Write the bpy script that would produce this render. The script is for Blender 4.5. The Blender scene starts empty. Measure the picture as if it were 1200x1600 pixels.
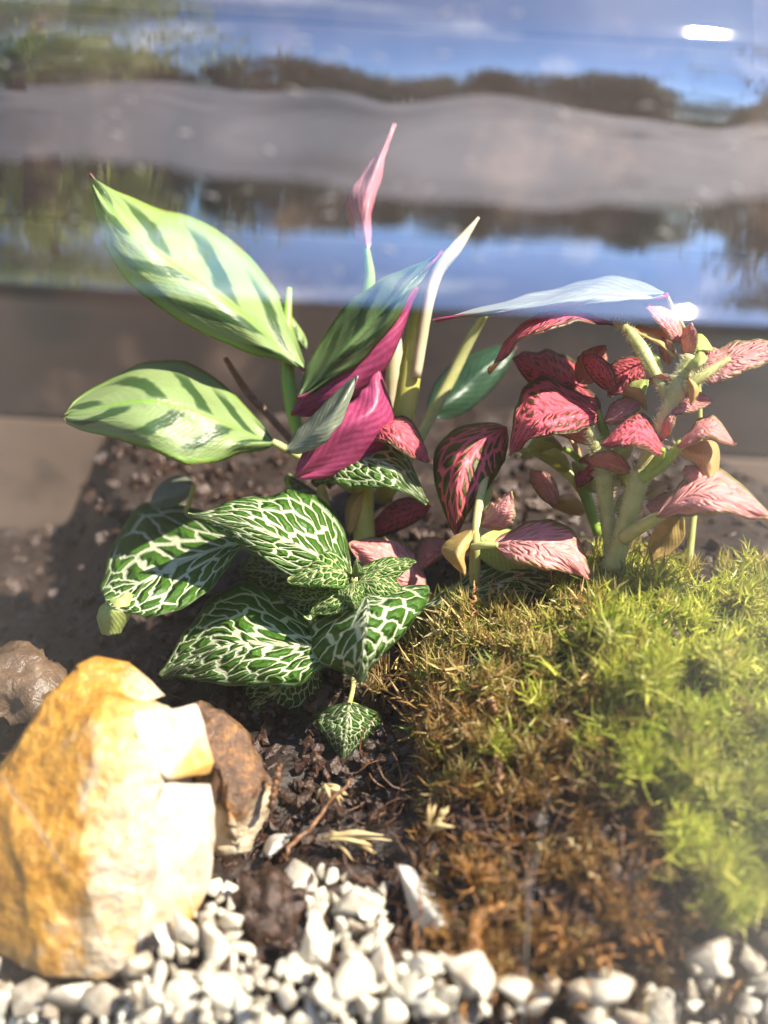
import bpy, bmesh, math, random
import numpy as np
from mathutils import Vector, Matrix, noise
R_ = math.radians
random.seed(7); rng = np.random.default_rng(7)
scene = bpy.context.scene
COL = scene.collection

# ------------------------------------------------------------------ camera
CAM_Z = 0.105
PITCH, ROLL, HALF = R_(12.0), R_(3.2), R_(25.0)
CAM = Matrix.Translation((0, 0, CAM_Z)) @ Matrix.Rotation(R_(90) - PITCH, 4, 'X') @ Matrix.Rotation(ROLL, 4, 'Z')
cd = bpy.data.cameras.new('camera'); cam = bpy.data.objects.new('camera', cd); COL.objects.link(cam)
cam.matrix_world = CAM
cd.sensor_fit = 'VERTICAL'; cd.sensor_height = 36; cd.lens = 18 / math.tan(HALF)
cd.clip_start = 0.005; cd.clip_end = 2000
cd.dof.use_dof = True; cd.dof.focus_distance = 0.186; cd.dof.aperture_fstop = cd.lens / 3.3
scene.camera = cam

# ------------------------------------------------------------------ sky, sun, exposure
SUN_AZ, SUN_EL = R_(59), R_(49)          # azimuth from behind the camera towards the right
sun_dir = Vector((math.sin(SUN_AZ) * math.cos(SUN_EL), -math.cos(SUN_AZ) * math.cos(SUN_EL), math.sin(SUN_EL)))
world = bpy.data.worlds.new('World'); scene.world = world; world.use_nodes = True
wn, wl = world.node_tree.nodes, world.node_tree.links
wn.clear()
sky = wn.new('ShaderNodeTexSky'); sky.sky_type = 'NISHITA'; sky.sun_disc = False
sky.sun_elevation = SUN_EL; sky.sun_rotation = math.pi - SUN_AZ
sky.air_density = 1.0; sky.dust_density = 0.4; sky.ozone_density = 6.0; sky.altitude = 1500
wtc = wn.new('ShaderNodeTexCoord'); wno = wn.new('ShaderNodeTexNoise')
wno.inputs['Scale'].default_value = 2.2; wno.inputs['Detail'].default_value = 6; wno.inputs['Roughness'].default_value = 0.6
wrp = wn.new('ShaderNodeValToRGB'); wrp.color_ramp.elements[0].position = 0.56; wrp.color_ramp.elements[1].position = 0.78
wrp.color_ramp.elements[1].color = (0.6, 0.6, 0.6, 1)
wmx = wn.new('ShaderNodeMix'); wmx.data_type = 'RGBA'; wmx.inputs['B'].default_value = (8.0, 8.2, 8.6, 1)
wbg = wn.new('ShaderNodeBackground'); wbg.inputs['Strength'].default_value = 0.11
wout = wn.new('ShaderNodeOutputWorld')
wl.new(wtc.outputs['Generated'], wno.inputs['Vector']); wl.new(wno.outputs['Fac'], wrp.inputs['Fac'])
wl.new(wrp.outputs['Color'], wmx.inputs['Factor']); wl.new(sky.outputs['Color'], wmx.inputs['A'])
wl.new(wmx.outputs['Result'], wbg.inputs['Color']); wl.new(wbg.outputs['Background'], wout.inputs['Surface'])
sd = bpy.data.lights.new('sun', 'SUN'); sd.energy = 5.0; sd.angle = R_(0.5); sd.color = (1.0, 0.89, 0.74)
sun = bpy.data.objects.new('sun', sd); COL.objects.link(sun)
sun.rotation_euler = sun_dir.to_track_quat('Z', 'Y').to_euler()
vs = scene.view_settings
vs.view_transform = 'Standard'; vs.look = 'None'; vs.gamma = 1; vs.use_curve_mapping = False; vs.exposure = 1.7
cy = scene.cycles
cy.use_denoising = True; cy.max_bounces = 12; cy.transparent_max_bounces = 24; cy.sample_clamp_indirect = 4.0
cy.caustics_reflective = False; cy.caustics_refractive = False

# ------------------------------------------------------------------ helpers
TANH = math.tan(HALF)
def P(x, y, d):
    """photo pixel (1200 x 1600) at d centimetres along the view axis -> world point"""
    d = d * 0.01
    return CAM @ Vector(((x - 600) / 800 * TANH * d, (800 - y) / 800 * TANH * d, -d))
CAMN = np.array(CAM)
def PN(a):
    a = np.asarray(a, float); d = a[..., 2] * 0.01
    l = np.stack([(a[..., 0] - 600) / 800 * TANH * d, (800 - a[..., 1]) / 800 * TANH * d, -d], -1)
    return l @ CAMN[:3, :3].T + CAMN[:3, 3]
def px(d):
    return d * 0.01 * TANH / 800
def tag(o, label=None, cat=None, group=None, kind=None):
    if label: o['label'] = label
    if cat: o['category'] = cat
    if group: o['group'] = group
    if kind: o['kind'] = kind
    return o
def empty(name, loc):
    o = bpy.data.objects.new(name, None); COL.objects.link(o); o.location = loc; o.empty_display_size = 0.01
    return o
def obj(name, verts, faces, mats, parent=None, smooth=True, origin=None):
    """one mesh object from world-space vertices"""
    v = np.asarray(verts, float)
    org = Vector(origin) if origin is not None else (parent.matrix_basis.translation.copy() if parent is not None else Vector((0, 0, 0)))
    if parent is not None and parent.parent is not None:
        org = parent.matrix_basis.translation + parent.parent.matrix_basis.translation
    me = bpy.data.meshes.new(name)
    me.from_pydata((v - np.array(org)).tolist(), [], faces)
    if smooth: me.polygons.foreach_set('use_smooth', [True] * len(me.polygons))
    for m in (mats if isinstance(mats, (list, tuple)) else [mats]): me.materials.append(m)
    me.update()
    o = bpy.data.objects.new(name, me); COL.objects.link(o)
    if parent is not None: o.parent = parent
    else: o.location = org
    return o
def spline(pts, n):
    p = np.asarray(pts, float); k = len(p)
    if k == 1: return np.repeat(p, n, 0)
    if k == 2:
        t = np.linspace(0, 1, n)[:, None]; return p[0] * (1 - t) + p[1] * t
    e = np.vstack([2 * p[0] - p[1], p, 2 * p[-1] - p[-2]])
    out = []
    for t in np.linspace(0, k - 1, n):
        i = min(int(t), k - 2); f = t - i
        a, b, c, d = e[i], e[i + 1], e[i + 2], e[i + 3]
        out.append(0.5 * (2 * b + (c - a) * f + (2 * a - 5 * b + 4 * c - d) * f * f + (3 * b - a - 3 * c + d) * f ** 3))
    return np.array(out)
def tube_arrays(pts, rad, sides=8, wob=0.0):
    """world points (n,3), radii (n) -> verts, faces"""
    pts = np.asarray(pts); n = len(pts); V = []; F = []
    tan = np.gradient(pts, axis=0); tan /= np.linalg.norm(tan, axis=1)[:, None] + 1e-12
    up = np.array([0.3, 0.9, 0.2])
    for i in range(n):
        a = np.cross(tan[i], up); a /= np.linalg.norm(a) + 1e-12; b = np.cross(tan[i], a)
        for s in range(sides):
            th = 2 * math.pi * s / sides
            r = rad[i] * (1 + wob * noise.noise(Vector(pts[i]) * 900 + Vector((th, 0, 0))))
            V.append(pts[i] + r * (math.cos(th) * a + math.sin(th) * b))
    for i in range(n - 1):
        for s in range(sides):
            s2 = (s + 1) % sides
            F.append((i * sides + s, i * sides + s2, (i + 1) * sides + s2, (i + 1) * sides + s))
    F.append(tuple(range(sides))[::-1]); F.append(tuple((n - 1) * sides + s for s in range(sides)))
    return V, F
def stem(name, pts, mat, parent, n=24, sides=10, wob=0.06):
    """pts: (x, y, d, radius in px)"""
    s = spline(pts, n)
    w = PN(s[:, :3]); r = s[:, 3] * np.array([px(d) for d in s[:, 2]])
    v, f = tube_arrays(w, r, sides, wob)
    return obj(name, v, f, mat, parent)

# ------------------------------------------------------------------ materials
class NT:
    def __init__(self, name):
        self.m = bpy.data.materials.new(name); self.m.use_nodes = True
        self.t = self.m.node_tree; self.t.nodes.clear()
        self.out = self.t.nodes.new('ShaderNodeOutputMaterial')
    def n(self, typ, props=None, **inp):
        nd = self.t.nodes.new(typ)
        for k, v in (props or {}).items(): setattr(nd, k, v)
        for k, v in inp.items():
            self.set(nd.inputs[k.replace('_', ' ')] if not k.startswith('i') or not k[1:].isdigit() else nd.inputs[int(k[1:])], v)
        return nd
    def set(self, sock, v):
        if hasattr(v, 'is_linked') and hasattr(v, 'node'): self.t.links.new(v, sock)
        elif hasattr(v, 'outputs'): self.t.links.new(v.outputs[0], sock)
        elif isinstance(v, (tuple, list)) and len(v) == 3 and sock.type == 'RGBA': sock.default_value = (*v, 1)
        else: sock.default_value = v
    def math(self, op, a, b=0.0, c=0.0, clamp=False):
        nd = self.t.nodes.new('ShaderNodeMath'); nd.operation = op; nd.use_clamp = clamp
        self.set(nd.inputs[0], a); self.set(nd.inputs[1], b); self.set(nd.inputs[2], c); return nd.outputs[0]
    def smooth(self, x, a, b):
        nd = self.t.nodes.new('ShaderNodeMapRange'); nd.interpolation_type = 'SMOOTHSTEP'
        self.set(nd.inputs[0], x); self.set(nd.inputs[1], a); self.set(nd.inputs[2], b); return nd.outputs[0]
    def mix(self, f, a, b):
        nd = self.t.nodes.new('ShaderNodeMix'); nd.data_type = 'RGBA'
        self.set(nd.inputs['Factor'], f); self.set(nd.inputs['A'], a); self.set(nd.inputs['B'], b); return nd.outputs['Result']
    def noise(self, vec, scale, detail=4, rough=0.55, dist=0.0):
        nd = self.t.nodes.new('ShaderNodeTexNoise')
        if vec is not None: self.set(nd.inputs['Vector'], vec)
        nd.inputs['Scale'].default_value = scale; nd.inputs['Detail'].default_value = detail
        nd.inputs['Roughness'].default_value = rough; nd.inputs['Distortion'].default_value = dist
        return nd
    def ramp(self, f, stops):
        nd = self.t.nodes.new('ShaderNodeValToRGB'); cr = nd.color_ramp
        while len(cr.elements) < len(stops): cr.elements.new(0.5)
        for e, (p, c) in zip(cr.elements, stops): e.position = p; e.color = (*c, 1)
        self.set(nd.inputs[0], f); return nd.outputs[0]
    def bump(self, h, strength=0.3, dist=0.0005):
        nd = self.t.nodes.new('ShaderNodeBump'); nd.inputs['Strength'].default_value = strength; nd.inputs['Distance'].default_value = dist
        self.set(nd.inputs['Height'], h); return nd.outputs[0]
    def finish(self, col, rough=0.5, bump=None, transl=0.0, transl_col=None, spec=0.5, sss=0.0, sss_r=0.003, coat=0.0):
        b = self.t.nodes.new('ShaderNodeBsdfPrincipled')
        self.set(b.inputs['Base Color'], col); self.set(b.inputs['Roughness'], rough)
        b.inputs['Specular IOR Level'].default_value = spec
        if coat: b.inputs['Coat Weight'].default_value = coat; b.inputs['Coat Roughness'].default_value = 0.12
        if sss:
            b.inputs['Subsurface Weight'].default_value = sss; b.inputs['Subsurface Radius'].default_value = (1, 0.6, 0.35); b.inputs['Subsurface Scale'].default_value = sss_r
        if bump is not None: self.t.links.new(bump, b.inputs['Normal'])
        last = b.outputs[0]
        if transl:
            t = self.t.nodes.new('ShaderNodeBsdfTranslucent'); self.set(t.inputs['Color'], transl_col if transl_col is not None else col)
            mx = self.t.nodes.new('ShaderNodeMixShader'); mx.inputs[0].default_value = transl
            self.t.links.new(last, mx.inputs[1]); self.t.links.new(t.outputs[0], mx.inputs[2]); last = mx.outputs[0]
        self.t.links.new(last, self.out.inputs['Surface'])
        return self.m
    def uv(self):
        s = self.n('ShaderNodeSeparateXYZ'); tc = self.t.nodes.new('ShaderNodeTexCoord'); self.t.links.new(tc.outputs['UV'], s.inputs[0])
        u = s.outputs[0]; v = self.math('MULTIPLY_ADD', s.outputs[1], 2.0, -1.0)
        return u, v, self.math('ABSOLUTE', v), tc
    def objrand(self):
        return self.t.nodes.new('ShaderNodeObjectInfo').outputs['Random']

def vein_leaf(name, cell, cell2, vein, width=0.13, ncell=9.0, across=2.6, wedge=0.4, margin=None, rough=0.42, transl=0.42, seed=0.0, marg_w=0.9, glow=(0.45, 0.6, 0.08), relief=0.0011):
    """leaf with a branching net of coloured veins over darker cells"""
    T = NT(name); u, v, av, tc = T.uv(); rnd = T.objrand()
    wob = T.noise(None, 6.0, 2); T.t.links.new(tc.outputs['UV'], wob.inputs['Vector'])
    wv = T.math('MULTIPLY_ADD', wob.outputs['Fac'], 0.16, -0.08)
    av2 = T.math('POWER', av, 0.85)
    s = T.math('ADD', T.math('MULTIPLY_ADD', av2, -0.34, u), wv)
    side = T.math('SIGN', v)
    cx = T.math('MULTIPLY_ADD', s, ncell, T.math('MULTIPLY', side, 3.37))
    cyv = T.math('MULTIPLY_ADD', v, across, T.math('MULTIPLY_ADD', rnd, 40.0, seed))
    vec = T.n('ShaderNodeCombineXYZ', None, X=cx, Y=cyv).outputs[0]
    vo = T.n('ShaderNodeTexVoronoi', {'feature': 'DISTANCE_TO_EDGE', 'voronoi_dimensions': '2D'}, Vector=vec, Scale=1.0, Randomness=0.72)
    w = T.math('MULTIPLY_ADD', av, -width * 0.55, width)
    net = T.math('SUBTRACT', 1.0, T.smooth(vo.outputs['Distance'], T.math('MULTIPLY', w, 0.5), w))
    sec = net
    midw = T.math('MULTIPLY_ADD', u, -0.05, 0.075)
    mid = T.math('SUBTRACT', 1.0, T.smooth(av, T.math('MULTIPLY', midw, 0.5), midw))
    vm = T.math('MAXIMUM', T.math('MAXIMUM', net, sec), mid)
    inner = T.math('SUBTRACT', 1.0, T.smooth(av, marg_w - 0.07, marg_w + 0.05))
    vm = T.math('MULTIPLY', vm, inner)
    fine = T.noise(None, 55.0, 4); T.t.links.new(tc.outputs['UV'], fine.inputs['Vector'])
    c = T.mix(T.smooth(fine.outputs['Fac'], 0.3, 0.7), cell, cell2)
    col = T.mix(vm, c, T.mix(T.math('MULTIPLY', fine.outputs['Fac'], wedge), vein, tuple(0.6 * a for a in vein)))
    rim = T.smooth(av, 0.965, 0.995)
    col = T.mix(T.math('MULTIPLY', rim, 0.55), col, margin or tuple(0.5 * a for a in vein))
    h = T.math('MULTIPLY_ADD', T.smooth(vo.outputs['Distance'], 0.0, 0.42), 1.0, T.math('MULTIPLY', fine.outputs['Fac'], 0.22))
    return T.finish(col, rough, T.bump(h, 1.0, relief), transl, T.mix(0.35, col, glow))

def plain_leaf(name, c1, c2, rough=0.45, transl=0.4, scale=14):
    T = NT(name); u, v, av, tc = T.uv()
    no = T.noise(None, scale, 5); T.t.links.new(tc.outputs['UV'], no.inputs['Vector'])
    s = T.math('MULTIPLY_ADD', av, -0.34, u)
    st = T.math('MULTIPLY_ADD', T.math('SINE', T.math('MULTIPLY', s, 70.0)), 0.12, T.math('MULTIPLY', no.outputs['Fac'], 0.9))
    col = T.mix(T.smooth(st, 0.2, 0.75), c1, c2)
    return T.finish(col, rough, T.bump(st, 0.25, 0.0004), transl)

def calathea_leaf(name, pale, dark, edge, rough=0.42):
    T = NT(name); u, v, av, tc = T.uv()
    no = T.noise(None, 5.0, 3); T.t.links.new(tc.outputs['UV'], no.inputs['Vector'])
    s = T.math('ADD', T.math('MULTIPLY_ADD', T.math('POWER', av, 1.2), -0.30, u), T.math('MULTIPLY_ADD', no.outputs['Fac'], 0.10, -0.05))
    ph = T.math('MULTIPLY_ADD', s, 25.0, T.math('MULTIPLY', T.math('SIGN', v), 1.4))
    wave = T.math('SINE', ph)
    bl = T.math('MULTIPLY', T.smooth(wave, 0.15, 0.75), T.math('MULTIPLY', T.smooth(av, 0.02, 0.14), T.math('SUBTRACT', 1.0, T.smooth(av, 0.62, 0.86))))
    fine = T.math('MULTIPLY_ADD', T.math('SINE', T.math('MULTIPLY', s, 190.0)), 0.5, 0.5)
    c = T.mix(T.math('MULTIPLY', T.math('MULTIPLY_ADD', fine, 0.25, no.outputs['Fac']), 0.5), pale, tuple(0.6 * a for a in pale))
    sc_ = T.noise(None, 26.0, 5, 0.65); T.t.links.new(tc.outputs['UV'], sc_.inputs['Vector'])
    c = T.mix(bl, c, dark)
    c = T.mix(T.math('SUBTRACT', 1.0, T.smooth(av, 0.015, 0.05)), c, edge)
    c = T.mix(T.math('MULTIPLY', T.smooth(av, 0.80, 0.97), 0.85), c, edge)
    c = T.mix(T.math('MULTIPLY', T.smooth(sc_.outputs['Fac'], 0.64, 0.74), 0.55), c, (0.30, 0.26, 0.10))
    c = T.mix(T.math('MULTIPLY', T.smooth(T.math('MULTIPLY_ADD', sc_.outputs['Fac'], 0.25, av), 1.08, 1.12), 0.8), c, (0.26, 0.15, 0.05))
    return T.finish(c, rough, T.bump(T.math('MULTIPLY_ADD', fine, 0.03, T.math('MULTIPLY_ADD', wave, 0.15, no.outputs['Fac'])), 0.5, 0.0012), 0.35, T.mix(0.3, c, (0.4, 0.6, 0.06)))

def noisy(name, stops, scale, rough=0.6, bump=0.4, bdist=0.0006, detail=7, coord='Object', **kw):
    T = NT(name); tc = T.t.nodes.new('ShaderNodeTexCoord')
    no = T.noise(tc.outputs[coord], scale, detail, 0.6)
    return T.finish(T.ramp(no.outputs['Fac'], stops), rough, T.bump(no.outputs['Fac'], bump, bdist), **kw)

def attr_mat(name, rough=0.55, transl=0.3):
    T = NT(name); a = T.n('ShaderNodeAttribute', {'attribute_name': 'tint'})
    return T.finish(a.outputs['Color'], rough, None, transl)

M = {}
M['white_vein'] = vein_leaf('white_vein', (0.040, 0.125, 0.012), (0.085, 0.20, 0.024), (0.74, 0.78, 0.54), 0.16, 12.5, 3.4)
M['white_vein_young'] = vein_leaf('white_vein_young', (0.06, 0.20, 0.02), (0.10, 0.28, 0.03), (0.74, 0.80, 0.40), 0.20, 9.0, 2.8)
M['white_vein_big'] = vein_leaf('white_vein_big', (0.040, 0.12, 0.012), (0.08, 0.19, 0.024), (0.70, 0.74, 0.54), 0.15, 8.5, 2.5)
M['pink_vein'] = vein_leaf('pink_vein', (0.045, 0.075, 0.015), (0.08, 0.12, 0.02), (0.80, 0.17, 0.22), 0.28, 9.0, 2.6, margin=(0.40, 0.42, 0.26), marg_w=0.86, glow=(0.95, 0.28, 0.26), relief=0.0004)
M['pink_dense'] = vein_leaf('pink_dense', (0.06, 0.05, 0.018), (0.12, 0.09, 0.03), (0.88, 0.17, 0.24), 0.50, 13.0, 2.6, margin=(0.45, 0.45, 0.32), marg_w=0.86, glow=(0.95, 0.28, 0.26), relief=0.0004)
M['pink_pale'] = vein_leaf('pink_pale', (0.26, 0.24, 0.09), (0.34, 0.30, 0.12), (0.88, 0.40, 0.39), 0.75, 12.0, 2.6, margin=(0.40, 0.45, 0.25), marg_w=0.88, glow=(0.95, 0.28, 0.26), relief=0.0004)
M['pale_green'] = plain_leaf('pale_green', (0.42, 0.52, 0.14), (0.56, 0.64, 0.24))
M['pink_under'] = plain_leaf('pink_under', (0.44, 0.34, 0.12), (0.60, 0.36, 0.20))
M['amber_leaf'] = plain_leaf('amber_leaf', (0.48, 0.34, 0.10), (0.60, 0.42, 0.18))
M['calathea'] = calathea_leaf('calathea', (0.28, 0.39, 0.15), (0.035, 0.085, 0.022), (0.22, 0.42, 0.06))
M['calathea_green'] = calathea_leaf('calathea_green', (0.12, 0.19, 0.07), (0.02, 0.05, 0.015), (0.10, 0.20, 0.04))
M['calathea_grey'] = plain_leaf('calathea_grey', (0.20, 0.24, 0.17), (0.30, 0.33, 0.25), 0.3)
M['calathea_shaded'] = plain_leaf('calathea_shaded', (0.018, 0.05, 0.028), (0.04, 0.09, 0.045), 0.4, 0.2)  # darkened leaf copy, shade painted into its colour
M['calathea_sky_sheen'] = plain_leaf('calathea_sky_sheen', (0.30, 0.34, 0.24), (0.44, 0.46, 0.38), 0.25)  # lightened leaf copy, sky reflection painted into its colour
M['magenta'] = plain_leaf('magenta', (0.28, 0.035, 0.10), (0.46, 0.07, 0.19), 0.4, 0.35, 22)
M['mauve'] = plain_leaf('mauve', (0.55, 0.20, 0.26), (0.70, 0.32, 0.36), 0.4)
M['stem_green'] = noisy('stem_green', [(0.3, (0.40, 0.43, 0.13)), (0.7, (0.58, 0.57, 0.27))], 300, 0.5, 0.2, 0.0003, transl=0.25)
M['stem_yellow'] = noisy('stem_yellow', [(0.3, (0.46, 0.44, 0.07)), (0.7, (0.62, 0.58, 0.16))], 200, 0.45, 0.2, 0.0003, transl=0.3)
M['stem_bright'] = noisy('stem_bright', [(0.3, (0.25, 0.42, 0.05)), (0.7, (0.40, 0.56, 0.12))], 200, 0.4, 0.2, 0.0003, transl=0.35)
M['stem_cream'] = noisy('stem_cream', [(0.3, (0.50, 0.46, 0.26)), (0.7, (0.66, 0.56, 0.40))], 200, 0.5, 0.2, 0.0003, transl=0.3)
M['hair'] = noisy('hair', [(0.3, (0.70, 0.68, 0.48)), (0.7, (0.80, 0.78, 0.6))], 200, 0.5, 0.0, transl=0.5)
M['soil'] = noisy('soil', [(0.25, (0.006, 0.004, 0.003)), (0.55, (0.020, 0.011, 0.007)), (0.8, (0.06, 0.033, 0.019))], 420, 0.5, 0.9, 0.0012)
M['peat'] = noisy('peat', [(0.3, (0.012, 0.007, 0.005)), (0.55, (0.045, 0.022, 0.013)), (0.8, (0.10, 0.05, 0.026))], 700, 0.32, 0.8, 0.0008)
M['root'] = noisy('root', [(0.3, (0.06, 0.026, 0.012)), (0.7, (0.24, 0.115, 0.05))], 500, 0.42, 0.5, 0.0005)
M['amber_moss'] = noisy('amber_moss', [(0.3, (0.10, 0.038, 0.010)), (0.7, (0.36, 0.17, 0.035))], 600, 0.4, 0.7, 0.0006)
M['straw'] = noisy('straw', [(0.3, (0.50, 0.36, 0.15)), (0.7, (0.68, 0.56, 0.30))], 400, 0.5, 0.3, 0.0004, transl=0.2)
M['pebble'] = noisy('pebble', [(0.25, (0.42, 0.40, 0.34)), (0.55, (0.60, 0.58, 0.53)), (0.8, (0.70, 0.70, 0.66))], 160, 0.32, 0.25, 0.0006, sss=0.25, sss_r=0.003)
def pebble_mat(name):
    T = NT(name); tc = T.t.nodes.new('ShaderNodeTexCoord'); r = T.objrand()
    f = T.noise(tc.outputs['Object'], 2.2, 6, 0.6).outputs['Fac']
    c = T.ramp(f, [(0.25, (0.38, 0.34, 0.25)), (0.5, (0.54, 0.51, 0.42)), (0.8, (0.64, 0.62, 0.55))])
    c = T.mix(T.smooth(r, 0.5, 1.0), c, T.ramp(f, [(0.3, (0.18, 0.15, 0.105)), (0.7, (0.40, 0.36, 0.29))]))
    dn = T.noise(T.n('ShaderNodeNewGeometry').outputs['Position'], 130, 5, 0.65).outputs['Fac']
    c = T.mix(T.math('MULTIPLY', T.smooth(dn, 0.5, 0.68), 0.75), c, (0.16, 0.10, 0.055))
    return T.finish(c, 0.22, T.bump(f, 0.4, 0.0006), sss=0.25, sss_r=0.003)
M['gravel'] = pebble_mat('gravel')
M['tint'] = attr_mat('tint', 0.42, 0.42)

def stone_mat(name):
    T = NT(name); tc = T.t.nodes.new('ShaderNodeTexCoord'); g = T.n('ShaderNodeSeparateXYZ'); T.t.links.new(tc.outputs['Generated'], g.inputs[0])
    big = T.noise(tc.outputs['Object'], 70, 7, 0.7, 0.2).outputs['Fac']
    fine = T.noise(tc.outputs['Object'], 420, 6, 0.65).outputs['Fac']
    x, z = g.outputs[0], g.outputs[2]
    # amber skin on the upper and outer side, milky quartz towards the broken right side and the foot
    k = T.math('ADD', T.math('MULTIPLY_ADD', x, -1.9, 1.38), T.math('MULTIPLY_ADD', big, 2.2, -1.1))
    k = T.math('ADD', k, T.math('MULTIPLY_ADD', z, 0.42, -0.2))
    amber = T.ramp(fine, [(0.25, (0.25, 0.10, 0.012)), (0.5, (0.38, 0.19, 0.025)), (0.8, (0.46, 0.28, 0.06))])
    milk = T.ramp(fine, [(0.3, (0.32, 0.26, 0.17)), (0.7, (0.43, 0.39, 0.32))])
    col = T.mix(T.smooth(k, 0.02, 0.42), milk, amber)
    vein = T.math('SUBTRACT', 1.0, T.smooth(T.math('ABSOLUTE', T.math('SUBTRACT', big, 0.5)), 0.0, 0.03))
    col = T.mix(T.math('MULTIPLY', vein, 0.4), col, (0.66, 0.32, 0.03))
    sp = T.noise(tc.outputs['Object'], 260, 2, 0.5).outputs['Fac']
    col = T.mix(T.math('MULTIPLY', T.smooth(sp, 0.66, 0.74), 0.75), col, (0.16, 0.08, 0.02))
    return T.finish(col, 0.2, T.bump(T.math('ADD', fine, T.math('MULTIPLY', sp, 1.5)), 0.8, 0.0012), sss=0.2, sss_r=0.003)
M['quartz'] = stone_mat('quartz')
def crust_mat(name):
    T = NT(name); tc = T.t.nodes.new('ShaderNodeTexCoord'); g = T.n('ShaderNodeSeparateXYZ'); T.t.links.new(tc.outputs['Generated'], g.inputs[0])
    f = T.noise(tc.outputs['Object'], 380, 7, 0.65).outputs['Fac']; b = T.noise(tc.outputs['Object'], 120, 4).outputs['Fac']
    br = T.ramp(f, [(0.3, (0.03, 0.018, 0.012)), (0.52, (0.14, 0.075, 0.04)), (0.7, (0.42, 0.19, 0.04)), (0.85, (0.5, 0.4, 0.3))])
    mk = T.ramp(f, [(0.3, (0.52, 0.40, 0.22)), (0.7, (0.72, 0.66, 0.52))])
    k = T.smooth(T.math('ADD', g.outputs[2], T.math('MULTIPLY_ADD', b, 0.6, -0.3)), 0.34, 0.52)
    return T.finish(T.mix(k, mk, br), 0.25, T.bump(f, 0.9, 0.0014))
M['crust'] = crust_mat('crust')
def milk_mat(name):
    T = NT(name); tc = T.t.nodes.new('ShaderNodeTexCoord')
    f = T.noise(tc.outputs['Object'], 260, 7, 0.65, 0.8).outputs['Fac']; b = T.noise(tc.outputs['Object'], 70, 4).outputs['Fac']
    c = T.ramp(f, [(0.3, (0.30, 0.24, 0.17)), (0.5, (0.44, 0.39, 0.32)), (0.8, (0.54, 0.51, 0.46))])
    c = T.mix(T.math('MULTIPLY', T.smooth(b, 0.46, 0.62), 0.85), c, (0.46, 0.25, 0.04))
    return T.finish(c, 0.16, T.bump(f, 0.6, 0.0008), sss=0.5, sss_r=0.004)
M['milk_quartz'] = milk_mat('milk_quartz')
M['grey_rock'] = noisy('grey_rock', [(0.3, (0.04, 0.026, 0.016)), (0.55, (0.11, 0.07, 0.042)), (0.75, (0.26, 0.19, 0.13))], 160, 0.3, 0.8, 0.002)
def wood_mat(name, a, b, ax='X', sc=20, stain=14, pale=(0.17, 0.115, 0.08)):
    T = NT(name); tc = T.t.nodes.new('ShaderNodeTexCoord'); mp = T.n('ShaderNodeMapping'); T.t.links.new(tc.outputs['Object'], mp.inputs[0])
    mp.inputs['Scale'].default_value = (sc * 0.08, sc, sc) if ax == 'X' else (sc, sc, sc * 0.08)
    f = T.noise(mp.outputs[0], 1.0, 6, 0.6, 1.0).outputs['Fac']; r = T.objrand()
    c = T.mix(T.math('MULTIPLY', r, 0.4), T.ramp(f, [(0.3, a), (0.7, b)]), tuple(0.5 * x for x in b))
    st = T.noise(tc.outputs['Object'], stain, 4, 0.55).outputs['Fac']
    c = T.mix(T.smooth(st, 0.40, 0.52), tuple(0.3 * x for x in a), c)
    c = T.mix(T.smooth(st, 0.55, 0.72), c, pale)
    return T.finish(c, 0.65, T.bump(f, 0.4, 0.002))
M['plank'] = wood_mat('plank', (0.010, 0.005, 0.0035), (0.034, 0.017, 0.012), stain=17, pale=(0.12, 0.078, 0.055))
M['tan_wood'] = wood_mat('tan_wood', (0.13, 0.085, 0.055), (0.21, 0.145, 0.095), 'Z', 60, 60)
M['pale_plank'] = wood_mat('pale_plank', (0.10, 0.068, 0.048), (0.20, 0.14, 0.10), stain=16, pale=(0.26, 0.19, 0.14))  # lowest board, paler tan than the boards above
M['paving'] = noisy('paving', [(0.38, (0.035, 0.038, 0.05)), (0.62, (0.15, 0.152, 0.18))], 1.1, 0.85, 0.3, 0.01)
M['bark'] = noisy('bark', [(0.3, (0.05, 0.035, 0.025)), (0.7, (0.12, 0.09, 0.065))], 8, 0.9, 0.6, 0.02)
def foliage_mat(name, a, b):
    T = NT(name); at = T.n('ShaderNodeAttribute', {'attribute_name': 'tint'})
    return T.finish(T.mix(at.outputs['Fac'], a, b), 0.5, None, 0.35)
M['foliage_dark'] = foliage_mat('foliage_dark', (0.014, 0.028, 0.008), (0.07, 0.11, 0.025))
M['foliage_lime'] = foliage_mat('foliage_lime', (0.05, 0.11, 0.015), (0.42, 0.48, 0.09))
M['foliage_silver'] = foliage_mat('foliage_silver', (0.05, 0.06, 0.045), (0.16, 0.17, 0.13))

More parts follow.
